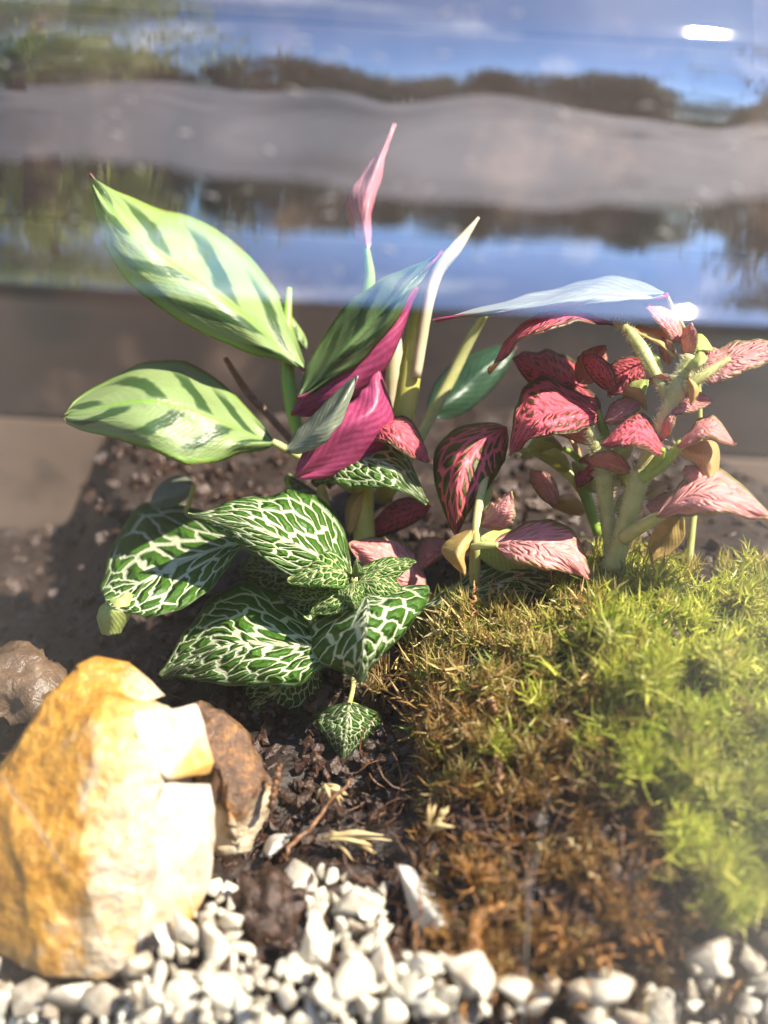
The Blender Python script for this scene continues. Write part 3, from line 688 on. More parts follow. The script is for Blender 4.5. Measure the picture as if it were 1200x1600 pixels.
leaf(wp, [(488, 756, 20.4), (540, 718, 20.0), (608, 728, 19.7), (668, 786, 19.7)], [(0, 20, -.2), (-18, 42, -.3), (-12, 26, -.2)], [(10, -40, .4), (12, -62, .7), (15, -30, .4)], (WV, PG), 'oval', rip=7)
leaf(wp, [(546, 1098, 18.0), (541, 1145, 17.7), (535, 1191, 17.8)], [(58, 6, .3), (40, -15, .2)], [(-58, 0, .3), (-35, -15, .2)], (WV, PG), 'broad', rip=4, flat=1.0, label='small drooping leaf at the foot of the plant')
leaf(wp, [(652, 955, 19.2), (720, 932, 18.9), (800, 905, 18.9), (874, 922, 19.1)], [(5, 12, 0), (10, 28, -.2), (5, 20, -.1)], [(0, -30, .3), (4, -38, .4), (0, -25, .2)], (WB, PG), 'blunt', rip=5, label='leaf lying on the edge of the moss')
leaf(wp, [(530, 925, 19.3), (480, 938, 19.4), (436, 930, 19.6)], (5, 30, 0), (0, -28, .2), (WV, PG), 'oval')
leaf(wp, [(480, 905, 20.6), (420, 893, 20.8), (372, 890, 21)], (5, 40, 0), (0, -38, .2), (WV, PG), 'oval')
leaf(wp, [(500, 800, 21.0), (480, 770, 21.2), (450, 742, 21.4)], (30, 10, 0), (-30, -5, .2), (WV, PG), 'oval')
stem('stem', [(545, 1085, 19.8, 9), (552, 1010, 19.4, 8), (553, 950, 18.9, 8), (552, 900, 18.5, 7)], M['stem_green'], wp)
stem('stem', [(548, 1000, 20.4, 7), (530, 880, 20.8, 7), (508, 790, 20.9, 9), (500, 755, 20.5, 6)], M['stem_green'], wp)
stem('petiole', [(550, 990, 19.4, 5), (540, 1010, 19, 5), (525, 1015, 18.5, 5)], M['stem_green'], wp)
stem('petiole', [(550, 960, 19.4, 5), (470, 880, 20, 5), (395, 846, 19.7, 4)], M['stem_green'], wp)
stem('petiole', [(548, 1040, 19.4, 5), (552, 1070, 18.8, 4), (546, 1100, 18.0, 4)], M['stem_green'], wp)
stem('petiole', [(556, 1000, 19.4, 5), (610, 975, 19.3, 5), (655, 955, 19.2, 5)], M['stem_green'], wp)
bl = empty('seedling', P(262, 850, 22)); tag(bl, 'small olive seedling leaf blurred below the striped leaf', 'plant')
leaf(bl, [(302, 757, 22), (270, 768, 22), (236, 785, 22)], (5, 22, 0), (-5, -22, .2), (M['calathea_grey'], PG), 'round')
stem('stem', [(262, 850, 22, 4), (290, 800, 22, 4), (304, 757, 22, 4)], M['stem_yellow'], bl)

# --- pink-veined nerve plant in the middle
PV, PD, PP, PU, AM = M['pink_vein'], M['pink_dense'], M['pink_pale'], M['pink_under'], M['amber_leaf']
pm = empty('pink_nerve_plant', P(742, 905, 19.2))
tag(pm, 'red veined nerve plant in the middle between the white veined one and the moss', 'plant')
leaf(pm, [(572, 668, 20.2), (622, 668, 19.6), (670, 722, 19.6)], (-12, 26, -.2), (16, -16, .3), (PD, PU), 'oval', rip=5)
leaf(pm, [(792, 668, 20.1), (738, 700, 19.5), (714, 765, 19.3), (712, 840, 19.5)], [(-30, -30, .3), (-50, -12, .3), (-34, 0, .2)], [(20, 40, -.1), (52, 25, 0), (26, 10, 0)], (PV, PU), 'broad', rip=5)
leaf(pm, [(936, 644, 19.2), (880, 640, 18.8), (832, 660, 18.6), (796, 712, 18.8)], [(8, 30, -.2), (22, 34, -.3), (14, 18, -.1)], [(-10, -35, .4), (-34, -54, .5), (-26, -20, .3)], (PD, PU), 'broad', rip=8)
leaf(pm, [(915, 605, 20.3), (862, 585, 20.4), (802, 560, 20.7)], (-8, 36, -.2), (10, -36, .4), (PD, PU), 'oval', rip=5)
leaf(pm, [(905, 598, 20.0), (925, 570, 19.8), (946, 540, 19.9)], (18, 14, 0), (-20, -14, .2), (PP, PU), 'oval', rip=5)
leaf(pm, [(895, 600, 20.0), (915, 635, 20.0), (925, 668, 20.2)], (24, -5, 0), (-24, 5, .2), (PD, PU), 'oval')
leaf(pm, [(752, 822, 18.9), (778, 798, 18.6), (798, 768, 18.7)], (28, 16, -.1), (-14, -10, .2), (PP, PU), 'broad', rip=4)
leaf(pm, [(772, 852, 18.6), (826, 848, 18.2), (882, 868, 18.0), (926, 910, 18.2)], [(-5, 18, -.1), (-24, 36, -.2), (-14, 16, 0)], [(5, -22, .2), (30, -42, .4), (24, -22, .2)], (PP, PU), 'broad', rip=6)
leaf(pm, [(738, 828, 18.8), (713, 862, 18.5), (726, 898, 18.6)], (14, 4, 0), (-24, -4, .2), (AM, PU), 'oval', rip=3, label='amber red folded leaf')
leaf(pm, [(665, 925, 20.2), (612, 878, 19.8), (545, 850, 20)], (-14, 34, -.1), (16, -34, .3), (PP, PU), 'oval', rip=5)
leaf(pm, [(672, 790, 21), (618, 806, 21), (568, 836, 21.2)], (4, 24, 0), (0, -24, .2), (PD, PU), 'oval')
leaf(pm, [(700, 845, 20.4), (672, 858, 20.3), (648, 892, 20.4)], (18, 14, 0), (-14, -14, .2), (PP, PU), 'oval')
leaf(pm, [(752, 838, 19.4), (785, 860, 19.3), (832, 900, 19.3)], (-24, 22, 0), (28, -26, .2), (PG, PG), 'round', label='pale green leaf underside')
leaf(pm, [(742, 800, 19.4), (752, 770, 19.6), (760, 740, 19.8)], (18, 2, 0), (-14, 2, .2), (PG, PU), 'oval')
stem('stem', [(742, 925, 19.4, 9), (742, 880, 19.1, 9), (744, 835, 18.9, 8), (752, 770, 19.4, 7), (775, 690, 20, 5)], M['stem_green'], pm)
stem('petiole', [(738, 855, 18.8, 6), (755, 852, 18.6, 6), (778, 852, 18.5, 5)], M['stem_green'], pm)
stem('petiole', [(950, 720, 19.6, 7), (945, 680, 19.4, 8), (932, 642, 19.2, 6)], M['stem_bright'], pm)
stem('stem', [(935, 835, 20.2, 8), (905, 760, 20.3, 8), (850, 715, 20.5, 6), (800, 700, 20.6, 4)], M['stem_green'], pm)
stem('stem', [(935, 835, 20.2, 8), (915, 770, 20.1, 9), (905, 720, 20.1, 6), (880, 700, 20.2, 4)], M['stem_bright'], pm)
leaf(pm, [(880, 700, 20.4), (850, 690, 20.4), (815, 715, 20.5)], (5, 16, 0), (-4, -16, .2), (PG, PU), 'oval')
leaf(pm, [(905, 715, 20.2), (885, 680, 20.2), (850, 672, 20.4)], (10, 10, 0), (-4, -14, .2), (AM, PU), 'oval')

# --- pink-veined nerve plant on the right
pr = empty('pink_nerve_plant', P(962, 878, 18.9))
tag(pr, 'tall hairy stemmed pink nerve plant on the right above the lime moss', 'plant')
sp = [(955, 890, 18.8, 16), (975, 830, 18.6, 15), (1000, 745, 18.3, 16), (1006, 735, 18.3, 13), (1035, 660, 18.1, 12), (1060, 604, 18.0, 15), (1066, 590, 18, 11), (1078, 555, 18.0, 9)]
s1 = stem('stem', sp, M['stem_green'], pr, 40, 14); hairs(s1, sp, 1900, 9, s1)
sp2 = [(960, 880, 19.0, 13), (948, 800, 18.9, 12), (944, 745, 18.8, 14), (941, 732, 18.8, 11), (930, 690, 18.9, 10), (910, 655, 19.0, 5)]
s2 = stem('stem', sp2, M['stem_green'], pr, 40, 14); hairs(s2, sp2, 1400, 9, s2)
sp3 = [(1050, 628, 18.1, 11), (1026, 588, 18.2, 9), (1002, 545, 18.4, 11), (980, 515, 18.6, 7), (955, 500, 18.9, 3)]
s3 = stem('petiole', sp3, M['stem_green'], pr, 40, 14); hairs(s3, sp3, 500, 8, s3)
sp4 = [(1002, 748, 18.2, 10), (1035, 725, 18.0, 10), (1065, 692, 17.7, 7)]
s4 = stem('petiole', sp4, M['stem_bright'], pr); hairs(s4, sp4, 140, 10, s4)
sp5 = [(1068, 606, 17.9, 10), (1100, 586, 17.8, 8), (1140, 560, 17.8, 4)]
s5 = stem('petiole', sp5, M['stem_green'], pr); hairs(s5, sp5, 160, 12, s5)
stem('petiole', [(975, 840, 18.5, 12), (1010, 818, 18.0, 10), (1040, 800, 17.6, 6)], M['stem_green'], pr)
stem('petiole', [(1010, 740, 18.2, 8), (1030, 715, 17.8, 7), (1036, 702, 17.6, 4)], M['stem_bright'], pr)
stem('stem', [(1000, 600, 19.4, 2), (985, 640, 19.4, 8), (970, 690, 19.3, 9), (960, 760, 19.1, 9)], M['stem_cream'], pr)
leaf(pr, [(960, 505, 18.9), (885, 488, 18.7), (815, 515, 18.7), (764, 582, 18.9)], [(2, 12, -.4), (6, 18, -.6), (8, 6, -.2)], [(0, -4, .8), (-6, -8, 1.0), (-6, -4, .3)], (PD, PU), 'oval', rip=9)
leaf(pr, [(1095, 590, 17.9), (1150, 556, 17.8), (1235, 540, 17.9)], (5, 30, -.2), (-2, -24, .5), (PP, PU), 'oval', rip=5)
leaf(pr, [(1066, 535, 18.4), (1044, 500, 18.4), (1008, 472, 18.5)], (12, -10, .2), (-14, 10, -.1), (PP, PU), 'oval', rip=3)
leaf(pr, [(1058, 560, 18.3), (1030, 530, 18.4), (980, 510, 18.6)], (4, 12, -.1), (6, -12, .2), (AM, PU), 'oval', rip=3)
leaf(pr, [(1070, 555, 18.2), (1090, 535, 18.1), (1114, 545, 18.0)], (0, 12, -.1), (2, -14, .2), (PG, PU), 'oval', rip=2)
leaf(pr, [(1072, 575, 17.8), (1090, 560, 17.6), (1105, 560, 17.6)], (2, 12, -.1), (2, -12, .2), (PG, PU), 'oval', rip=2)
leaf(pr, [(1075, 590, 17.7), (1084, 610, 17.6), (1080, 632, 17.7)], (9, 0, 0), (-9, 0, .1), (AM, PU), 'oval', rip=2)
leaf(pr, [(1038, 706, 17.7), (992, 672, 17.3), (940, 694, 17.4)], (8, 26, -.2), (8, -28, .4), (PD, PU), 'oval', rip=4)
leaf(pr, [(1058, 695, 17.6), (1105, 664, 17.3), (1148, 694, 17.3)], (0, 20, -.2), (4, -16, .5), (PP, PU), 'oval', rip=4)
leaf(pr, [(1062, 700, 17.9), (1105, 712, 17.8), (1118, 762, 17.8)], (-18, 16, 0), (16, -18, .2), (PU, PU), 'oval', rip=3, label='amber green leaf seen from below')
leaf(pr, [(1026, 806, 17.5), (1105, 768, 17.0), (1225, 822, 16.9)], [(10, 18, -.1), (5, 36, -.2), (0, 10, 0)], [(0, -24, .2), (8, -42, .5), (10, -12, .2)], (PP, PU), 'oval', rip=9)
leaf(pr, [(1072, 728, 17.9), (1090, 745, 17.7), (1104, 775, 17.6)], (-16, 10, 0), (18, -10, .2), (PP, PU), 'oval', rip=3)
leaf(pr, [(1012, 565, 19.6), (975, 585, 19.6), (950, 618, 19.7)], (18, 18, 0), (-18, -20, .3), (PD, PU), 'oval', rip=4)
leaf(pr, [(1065, 805, 19.0), (1040, 840, 19.2), (1010, 880, 19.4)], (20, 14, 0), (-18, -12, .2), (AM, PU), 'oval', rip=4)
leaf(pr, [(955, 740, 18.7), (968, 712, 18.6), (988, 695, 18.7)], (10, 12, 0), (-10, -12, .1), (PG, PU), 'oval', rip=4)

for (x, y, d, a, L, m_) in [(1000, 700, 19.2, -1.9, 70, PG), (975, 640, 19.3, -.9, 60, PG), (890, 735, 20.0, -2.6, 55, PG), (930, 770, 19.8, -2.2, 60, PG), (1010, 640, 18.9, -2.4, 50, PU), (1030, 600, 18.6, -2.0, 60, PG), (1045, 570, 18.5, -1.8, 45, PP),
                           (1085, 575, 18.0, -.4, 60, PP), (915, 800, 19.6, -2.9, 60, PU), (985, 760, 18.9, -2.3, 45, PG), (1062, 610, 18.2, -2.8, 50, PP), (960, 800, 19.4, -.6, 50, PG), (1000, 780, 18.6, -.5, 50, PU), (930, 690, 19.0, -2.7, 80, PP), (945, 660, 18.9, -.5, 70, PP), (985, 735, 18.5, -2.9, 70, PP), (1040, 640, 18.0, -.2, 75, PP), (1030, 690, 18.0, -1.2, 60, PP), (900, 760, 19.7, -.9, 70, PD), (870, 790, 19.5, -2.2, 70, PP), (960, 610, 19.2, -2.3, 75, PD), (1010, 790, 18.3, .1, 80, PP), (1075, 560, 18.1, -1.5, 55, PP)]:
    ex, ey = math.cos(a), math.sin(a)
    leaf(pr, [(x, y, d), (x + ex * L * .5, y + ey * L * .5 - 6, d - .1), (x + ex * L, y + ey * L, d)], (-ey * L * .25, ex * L * .25, -.1), (ey * L * .25, -ex * L * .25, .15), (m_, PU), 'oval', rip=3, nu=20, nv=12)
# --- calathea
CA, CM = M['calathea'], M['magenta']
cp = empty('calathea_plant', P(600, 760, 21.5))
tag(cp, 'striped calathea with pale green leaves and magenta undersides behind the nerve plants', 'plant')
leaf(cp, [(480, 580, 20.8), (408, 512, 20.4), (300, 432, 20.1), (205, 362, 20.0), (140, 275, 20.3)], [(-14, 14, 0), (-46, 44, -.3), (-52, 48, -.3), (-34, 30, -.2)], [(18, -16, .2), (46, -52, .5), (60, -62, .6), (40, -30, .4)], (CA, CM), 'oval', nu=50, rip=8)
leaf(cp, [(428, 690, 20.6), (335, 655, 20.0), (235, 628, 19.7), (100, 648, 20)], [(-5, 34, -.2), (-6, 84, -.4), (-14, 50, -.2)], [(0, -40, .2), (18, -66, .5), (24, -78, .5)], (CA, CM), 'round', nu=50, rip=7)
leaf(cp, [(466, 622, 20.0), (550, 535, 19.6), (624, 455, 19.5), (692, 392, 19.8)], [(14, 18, -.1), (22, 24, -.15), (12, 14, -.1)], [(-20, -24, .3), (-30, -34, .5), (-16, -14, .3)], (M['calathea_green'], CM), 'lance', rip=6, nu=50, label='dark green leaf curled up to show its magenta underside')
leaf(cp, [(456, 646, 20.4), (524, 585, 20.0), (596, 515, 19.9), (650, 448, 20.1)], [(26, 34, 0), (32, 36, 0), (14, 18, 0)], [(-10, -18, .1), (-16, -18, .2), (-8, -8, .1)], (CA, CM), 'oval', under=True, flat=1.0, rip=5, nu=50, label='magenta leaf underside')
leaf(cp, [(462, 745, 19.8), (528, 690, 19.5), (585, 640, 19.6), (592, 582, 20)], [(30, 34, 0), (36, 34, .1), (24, 16, .2)], [(-14, -26, -.2), (-28, -28, -.1), (-26, -12, 0)], (CA, CM), 'oval', under=True, rip=6)
leaf(cp, [(448, 705, 19.4), (505, 660, 19.0), (558, 588, 19.2)], (14, 22, -.1), (-14, -14, .3), (M['calathea_grey'], CM), 'oval', rip=4, label='grey green curled leaf edge')
leaf(cp, [(574, 388, 21.0), (566, 330, 20.8), (590, 262, 21.0), (617, 194, 21.3)], [(14, 2, -.1), (16, 0, .1), (6, 2, 0)], [(-22, 2, .2), (-26, -6, .3), (-7, -3, 0)], (M['mauve'], M['mauve']), 'lance', rip=4, flat=1.0, label='mauve pink rolled young leaf standing upright')
leaf(cp, [(670, 650, 22.6), (735, 590, 22.9), (805, 540, 23.4)], (24, 30, 0), (-24, -26, .3), (M['calathea_shaded'], CM), 'oval', label='green leaf coloured dark for the shade it hangs in')
leaf(cp, [(478, 545, 21.6), (450, 510, 21.6), (430, 468, 21.8)], (14, -6, 0), (-16, 8, .2), (CA, CM), 'oval')
leaf(cp, [(620, 560, 22.4), (610, 600, 22.4), (600, 650, 22.6)], (30, 0, 0), (-30, 0, .2), (CM, CM), 'oval', label='magenta leaf in shade')
stem('stem', [(600, 780, 21.6, 14), (628, 660, 20.8, 18), (644, 560, 20.6, 17), (656, 470, 20.5, 9), (664, 450, 20.5, 3)], M['stem_yellow'], cp, 36, 12)
stem('stem', [(600, 770, 21.6, 14), (612, 640, 21.4, 15), (618, 560, 21.3, 12), (622, 505, 21.4, 1.5)], M['stem_cream'], cp)
stem('shoot', [(650, 590, 20.4, 8), (668, 480, 20.3, 9), (684, 425, 20.3, 10), (712, 388, 20.3, 10), (748, 340, 20.4, 2)], M['stem_cream'], cp, 36)
stem('petiole', [(560, 700, 21.6, 8), (568, 560, 21.4, 8), (574, 470, 21.2, 11), (578, 430, 21.1, 8), (572, 380, 21, 4)], M['stem_bright'], cp)
stem('petiole', [(470, 700, 21.2, 9), (452, 610, 21.2, 11), (448, 520, 21.4, 9), (452, 450, 21.6, 4)], M['stem_bright'], cp)
stem('petiole', [(560, 760, 21.4, 8), (500, 640, 21.2, 6), (478, 580, 20.8, 6)], M['stem_green'], cp)
stem('petiole', [(560, 770, 21.2, 8), (480, 720, 20.9, 7), (425, 690, 20.6, 6)], M['stem_green'], cp)
stem('petiole', [(352, 560, 21.5, 4), (385, 610, 21.9, 6), (430, 660, 22, 6), (520, 760, 22, 7)], M['root'], cp)
stem('petiole', [(610, 770, 21.5, 8), (690, 620, 21.6, 9), (735, 530, 21.4, 8), (760, 490, 21, 4)], M['stem_green'], cp)
stem('petiole', [(570, 870, 20.9, 18), (568, 800, 20.9, 17), (572, 740, 21.0, 14), (580, 690, 21.2, 10)], M['stem_yellow'], cp)
leaf(cp, [(545, 835, 20.7), (552, 790, 20.6), (575, 755, 20.8)], (14, 6, 0), (-10, -6, .1), (AM, AM), 'oval', label='brown dried leaf sheath')

cq = empty('calathea_plant', P(1075, 880, 20.4)); tag(cq, 'calathea with sky sheen in its leaf colour behind the tall pink nerve plant on the right', 'plant')
leaf(cq, [(1044, 462, 18.7), (945, 452, 18.5), (835, 472, 18.6), (676, 502, 19.2)], [(0, 14, -.4), (0, 20, -.5), (0, 6, -.1)], [(0, -16, .6), (0, -22, .9), (0, -6, .2)], (M['calathea_sky_sheen'], CM), 'broad', rip=5, label='leaf coloured pale for sky reflection, held level on the right')
stem('petiole', [(1075, 890, 20.4, 6), (1092, 700, 20.2, 5), (1085, 560, 19.6, 4), (1042, 462, 18.7, 3)], M['stem_green'], cq)

# ------------------------------------------------------------------ stones
def rock(name, pts, mat, label, cat, sub=3, amp=0.0012, freq=160, bev=0.0015, flat=False):
    bm = bmesh.new()
    for p in pts: bm.verts.new(P(*p))
    r = bmesh.ops.convex_hull(bm, input=bm.verts)
    junk = list({g for g in r['geom_interior'] + r['geom_unused'] if isinstance(g, bmesh.types.BMVert)})
    if junk: bmesh.ops.delete(bm, geom=junk, context='VERTS')
    bmesh.ops.bevel(bm, geom=list(bm.edges), offset=bev, segments=2, affect='EDGES', profile=0.6)
    bmesh.ops.triangulate(bm, faces=bm.faces)
    bmesh.ops.subdivide_edges(bm, edges=[e for e in bm.edges if e.calc_length() > 0.003], cuts=sub, use_grid_fill=True)
    bmesh.ops.triangulate(bm, faces=bm.faces)
    bm.normal_update()
    for v in bm.verts:
        n = noise.fractal(v.co * freq, 0.9, 2.1, 4) * amp + noise.noise(v.co * 60) * amp * 1.2
        v.co += v.normal * n
    V = np.array([v.co[:] for v in bm.verts]); F = [tuple(q.index for q in f.verts) for f in bm.faces]; bm.free()
    lo = V.min(0); hi = V.max(0)
    o = obj(name, V, F, mat, smooth=not flat, origin=((lo[0] + hi[0]) / 2, (lo[1] + hi[1]) / 2, lo[2]))
    return tag(o, label, cat)
qz = empty('quartz_stone', P(140, 1530, 15.2)); tag(qz, 'big amber and milky white quartz stone in the lower left', 'stone')
def chunk(name, pts, mat, **k):
    o = rock(name, pts, mat, None, None, **k); w = o.location.copy(); o.parent = qz; o.location = w - qz.location; return o
chunk('body', [(118, 1040, 15.8), (165, 1090, 15.2), (268, 1100, 15.6), (300, 1200, 15.6), (250, 1215, 14.75), (300, 1330, 15.3), (225, 1300, 14.45), (280, 1470, 15.0), (190, 1535, 14.25), (60, 1525, 14.25), (-30, 1480, 14.7), (-60, 1300, 15.3),
      (8, 1212, 15.05), (50, 1150, 15.25), (76, 1086, 15.5), (150, 1180, 14.6), (120, 1350, 14.1), (40, 1380, 14.25), (150, 1060, 18), (290, 1150, 18), (290, 1330, 17.6), (200, 1450, 17), (0, 1300, 17.6)], M['quartz'], amp=0.0007, bev=0.0006, freq=260)
chunk('cap', [(116, 1042, 15.75), (150, 1026, 15.9), (200, 1034, 16.0), (264, 1088, 15.9), (170, 1094, 15.25), (230, 1098, 15.5), (150, 1050, 17.4), (240, 1085, 17.4)], M['quartz'], amp=0.0004, bev=0.0005)
chunk('broken_face', [(205, 1112, 15.25), (308, 1096, 15.65), (322, 1130, 15.55), (336, 1190, 15.45), (330, 1212, 15.45), (262, 1220, 14.78), (215, 1170, 14.95), (300, 1150, 17.6), (250, 1150, 17)], M['milk_quartz'], amp=0.0004, bev=0.0004)
chunk('broken_face', [(258, 1224, 14.74), (332, 1219, 15.35), (341, 1265, 15.25), (336, 1330, 15.15), (328, 1388, 15.05), (280, 1475, 14.75), (215, 1505, 14.42), (205, 1340, 14.45), (310, 1300, 17.2), (250, 1400, 16.6)], M['milk_quartz'], amp=0.0006, bev=0.0004)
rock('crusted_stone', [(280, 1092, 17), (330, 1092, 16.8), (378, 1130, 16.7), (412, 1180, 16.6), (424, 1225, 16.5), (416, 1280, 16.4), (388, 1330, 16.3), (350, 1360, 16.2), (310, 1350, 16.6), (340, 1200, 16.0), (370, 1260, 15.95), (300, 1150, 18.5), (380, 1250, 18.6)],
     M['crust'], 'brown crusted stone tucked behind the right side of the amber quartz', 'stone', amp=0.0013, freq=260)
rock('rough_stone', [(-60, 1040, 19.2), (-20, 1005, 19.6), (30, 1003, 19.5), (78, 1022, 19.3), (104, 1050, 19.0), (98, 1090, 18.6), (50, 1130, 18.2), (-40, 1140, 18.4), (20, 1060, 18.4), (30, 1050, 22), (-50, 1060, 22)],
     M['grey_rock'], 'rough grey brown stone blurred behind the amber quartz at far left', 'stone', amp=0.002, freq=220)
rock('white_shard', [(614, 1345, 15.2), (642, 1352, 15.3), (688, 1398, 15.0), (714, 1452, 14.6), (702, 1492, 14.3), (655, 1486, 14.4), (650, 1410, 14.6), (690, 1440, 14.2), (670, 1420, 15.6), (690, 1470, 15.3)],
     M['pebble'], 'pointed white quartz shard standing up at the edge of the gravel', 'stone', amp=0.0003, bev=0.0004, flat=False)
rock('white_pebble', [(556, 1385, 15.0), (590, 1382, 15.0), (596, 1410, 14.7), (590, 1446, 14.5), (556, 1448, 14.5), (550, 1410, 14.6), (575, 1415, 14.3), (575, 1420, 15.4)],
     M['pebble'], 'upright white block shaped pebble left of the pointed shard', 'stone', amp=0.0004, bev=0.0012)
rock('white_pebble', [(408, 1330, 16.2), (420, 1305, 16.3), (450, 1300, 16.1), (455, 1312, 15.9), (430, 1335, 15.8), (412, 1345, 15.8), (430, 1320, 15.6), (430, 1320, 16.8)],
     M['pebble'], 'shining white pebble at the foot of the crusted stone', 'stone', amp=0.0004, bev=0.0008)
rock('white_pebble', [(470, 1395, 15.5), (498, 1392, 15.5), (506, 1430, 15.1), (490, 1455, 14.9), (474, 1440, 14.9), (488, 1420, 14.8), (488, 1420, 15.9)],
     M['pebble'], 'bright narrow white pebble right of the dark peat lump', 'stone', amp=0.0004, bev=0.0008)
def lump(name, c, r, mat, label, cat, amp=.35):
    v, f = ico(4); V = []
    p0 = P(*c); s = px(c[2])
    for q in v:
        n = 1 + amp * noise.fractal(Vector(q) * 2.4 + p0 * 50, .8, 2.2, 6)
        V.append(p0 + (CAM.to_3x3() @ Vector((q[0] * r[0], q[1] * r[1], q[2] * r[2]))) * s * n)
    return tag(obj(name, V, f, mat, smooth=True, origin=p0), label, cat)
lump('peat_lump', (425, 1440, 15.1), (62, 75, 50), M['peat'], 'dark wet lump of peat sitting in the white gravel', 'peat')
lump('peat_lump', (600, 1530, 14.0), (34, 50, 30), M['peat'], 'small dark peat lump low between the white pebbles', 'peat')

# gravel
peb = []
for k in range(12):
    bm = bmesh.new(); sc = (random.uniform(.8, 1.2), random.uniform(.65, 1.0), random.uniform(.55, .9))
    for _ in range(random.randint(9, 14)):
        q = Vector(rng.standard_normal(3)).normalized(); bm.verts.new((q.x * sc[0], q.y * sc[1], q.z * sc[2]))
    r = bmesh.ops.convex_hull(bm, input=bm.verts)
    junk = list({g for g in r['geom_interior'] + r['geom_unused'] if isinstance(g, bmesh.types.BMVert)})
    if junk: bmesh.ops.delete(bm, geom=junk, context='VERTS')
    bmesh.ops.bevel(bm, geom=list(bm.edges), offset=.14, segments=2, affect='EDGES', profile=.5, clamp_overlap=True)
    bmesh.ops.triangulate(bm, faces=bm.faces)
    me = bpy.data.meshes.new('pebble'); bm.to_mesh(me); bm.free()
    me.polygons.foreach_set('use_smooth', [True] * len(me.polygons)); me.materials.append(M['gravel']); peb.append(me)
placed = []
def try_pebble(x, y, r, lift=0.0, label=None):
    for (a, b, c) in placed:
        if (a - x) ** 2 + (b - y) ** 2 < (.46 * (r + c)) ** 2: return False
    d = max(soil_d(x, y) - 0.25 - lift, glass_d(x, y) + r * px(14) * 100 + .05)
    o = bpy.data.objects.new('pebble', random.choice(peb)); COL.objects.link(o)
    o.location = P(x, y, d); s = r * px(d); o.scale = (s, s, s); o.rotation_euler = (random.uniform(0, 6.28), random.uniform(0, 6.28), random.uniform(0, 6.28))
    zone = 'directly below the amber quartz stone' if x < 190 else 'between the amber quartz and the dark peat lump' if x < 400 else 'between the peat lump and the pointed shard' if x < 600 else 'below the pointed white shard' if x < 780 else 'along the bottom right under the dead moss'
    tag(o, 'white quartz pebble in the gravel ' + zone, 'pebble', 'white gravel ' + zone)
    placed.append((x, y, r)); return True
def gravel_ok(x, y):
    if ((x - 425) / 60) ** 2 + ((y - 1440) / 70) ** 2 < 1: return False
    if 600 < x < 725 and 1330 < y < 1490 and x > 600 + (1490 - y) * 0.0: 
        if 590 < x < 735: return y > 1535
    top = np.interp(x, [-60, 60, 180, 230, 300, 345, 460, 520, 640, 700, 730, 760, 1000, 1080, 1150, 1260], [1525, 1545, 1545, 1490, 1400, 1390, 1370, 1365, 1400, 1440, 1500, 1530, 1550, 1525, 1480, 1450]) + 45 * noise.noise(Vector((x / 60, 2, 2)))
    return y > top
n_try = 0
while len(placed) < 280 and n_try < 16000:
    n_try += 1
    x, y = random.uniform(-40, 1240), random.uniform(1360, 1640)
    if not gravel_ok(x, y): continue
    if x > 740 and random.random() < .955: continue
    try_pebble(x, y, random.choice([14, 20, 26, 32, 38, 44, 50]) * random.uniform(.85, 1.2), random.uniform(-.05, .6))

# ------------------------------------------------------------------ scraps, roots
def straws(name, c, n, L, spread, ang, mat, label, cat, thick=3.6):
    root = empty(name, P(*c)); tag(root, label, cat)
    for i in range(n):
        a = ang + random.uniform(-spread, spread); ln = L * random.uniform(.6, 1.1)
        x, y, d = c[0] + random.gauss(0, 6), c[1] + random.gauss(0, 5), c[2] + random.uniform(-.1, .1)
        stem('blade', [(x, y, d, 3), (x + math.cos(a) * ln * .5, y + math.sin(a) * ln * .5 - 4, d - .15, thick), (x + math.cos(a) * ln, y + math.sin(a) * ln, d - .1, .8)], mat, root, 10, 6)
    return root
straws('straw_tuft', (515, 1305, 16.0), 9, 85, .55, .45, M['straw'], 'golden tuft of dry straw lying above the white shard', 'straw')
straws('straw_tuft', (512, 1232, 16.6), 6, 34, 1.6, .9, M['straw'], 'small pale yellow dry sprig under the drooping leaf', 'straw')
straws('straw_tuft', (678, 1290, 15.4), 8, 38, 1.2, -1.1, M['straw'], 'small cream dry sprig on the dark soil above the shard', 'straw')
straws('amber_sprig', (740, 1380, 14.5), 16, 44, 1.5, -1.2, M['amber_moss'], 'amber brown sprig of dead moss right of the shard', 'dead moss', 2.4)
straws('amber_sprig', (765, 1110, 16.4), 5, 26, 1.3, -1.5, M['root'], 'rusty red sprig among the dry moss', 'dead moss')
def root_thing(name, pts, mat, label, cat='root'):
    s = spline(pts, 26); w = PN(s[:, :3]); w += rng.normal(0, .00025, w.shape); r = s[:, 3] * np.array([px(d) for d in s[:, 2]])
    v, f = tube_arrays(w, r, 8, .35); return tag(obj(name, v, f, mat, origin=Vector(w[0])), label, cat)
root_thing('root', [(790, 1410, 14.1, 5), (752, 1430, 14.0, 10), (742, 1480, 13.7, 11), (735, 1540, 13.4, 8), (720, 1590, 13.2, 4)], M['amber_moss'], 'thick amber root bending down right of the pointed shard')
root_thing('root', [(785, 1475, 13.8, 4), (780, 1500, 13.7, 8), (772, 1540, 13.4, 7), (768, 1570, 13.3, 3)], M['root'], 'short brown root beside the thick amber root')
root_thing('twig', [(545, 1220, 16.4, 2), (500, 1275, 16.2, 3.5), (455, 1320, 15.9, 4), (440, 1345, 15.8, 2)], M['root'], 'thin slanting brown twig above the peat lump', 'twig')
root_thing('twig', [(438, 1195, 16.2, 2), (430, 1225, 16.1, 5), (424, 1258, 16.0, 5)], M['root'], 'short rusty twig leaning on the crusted stone', 'twig')
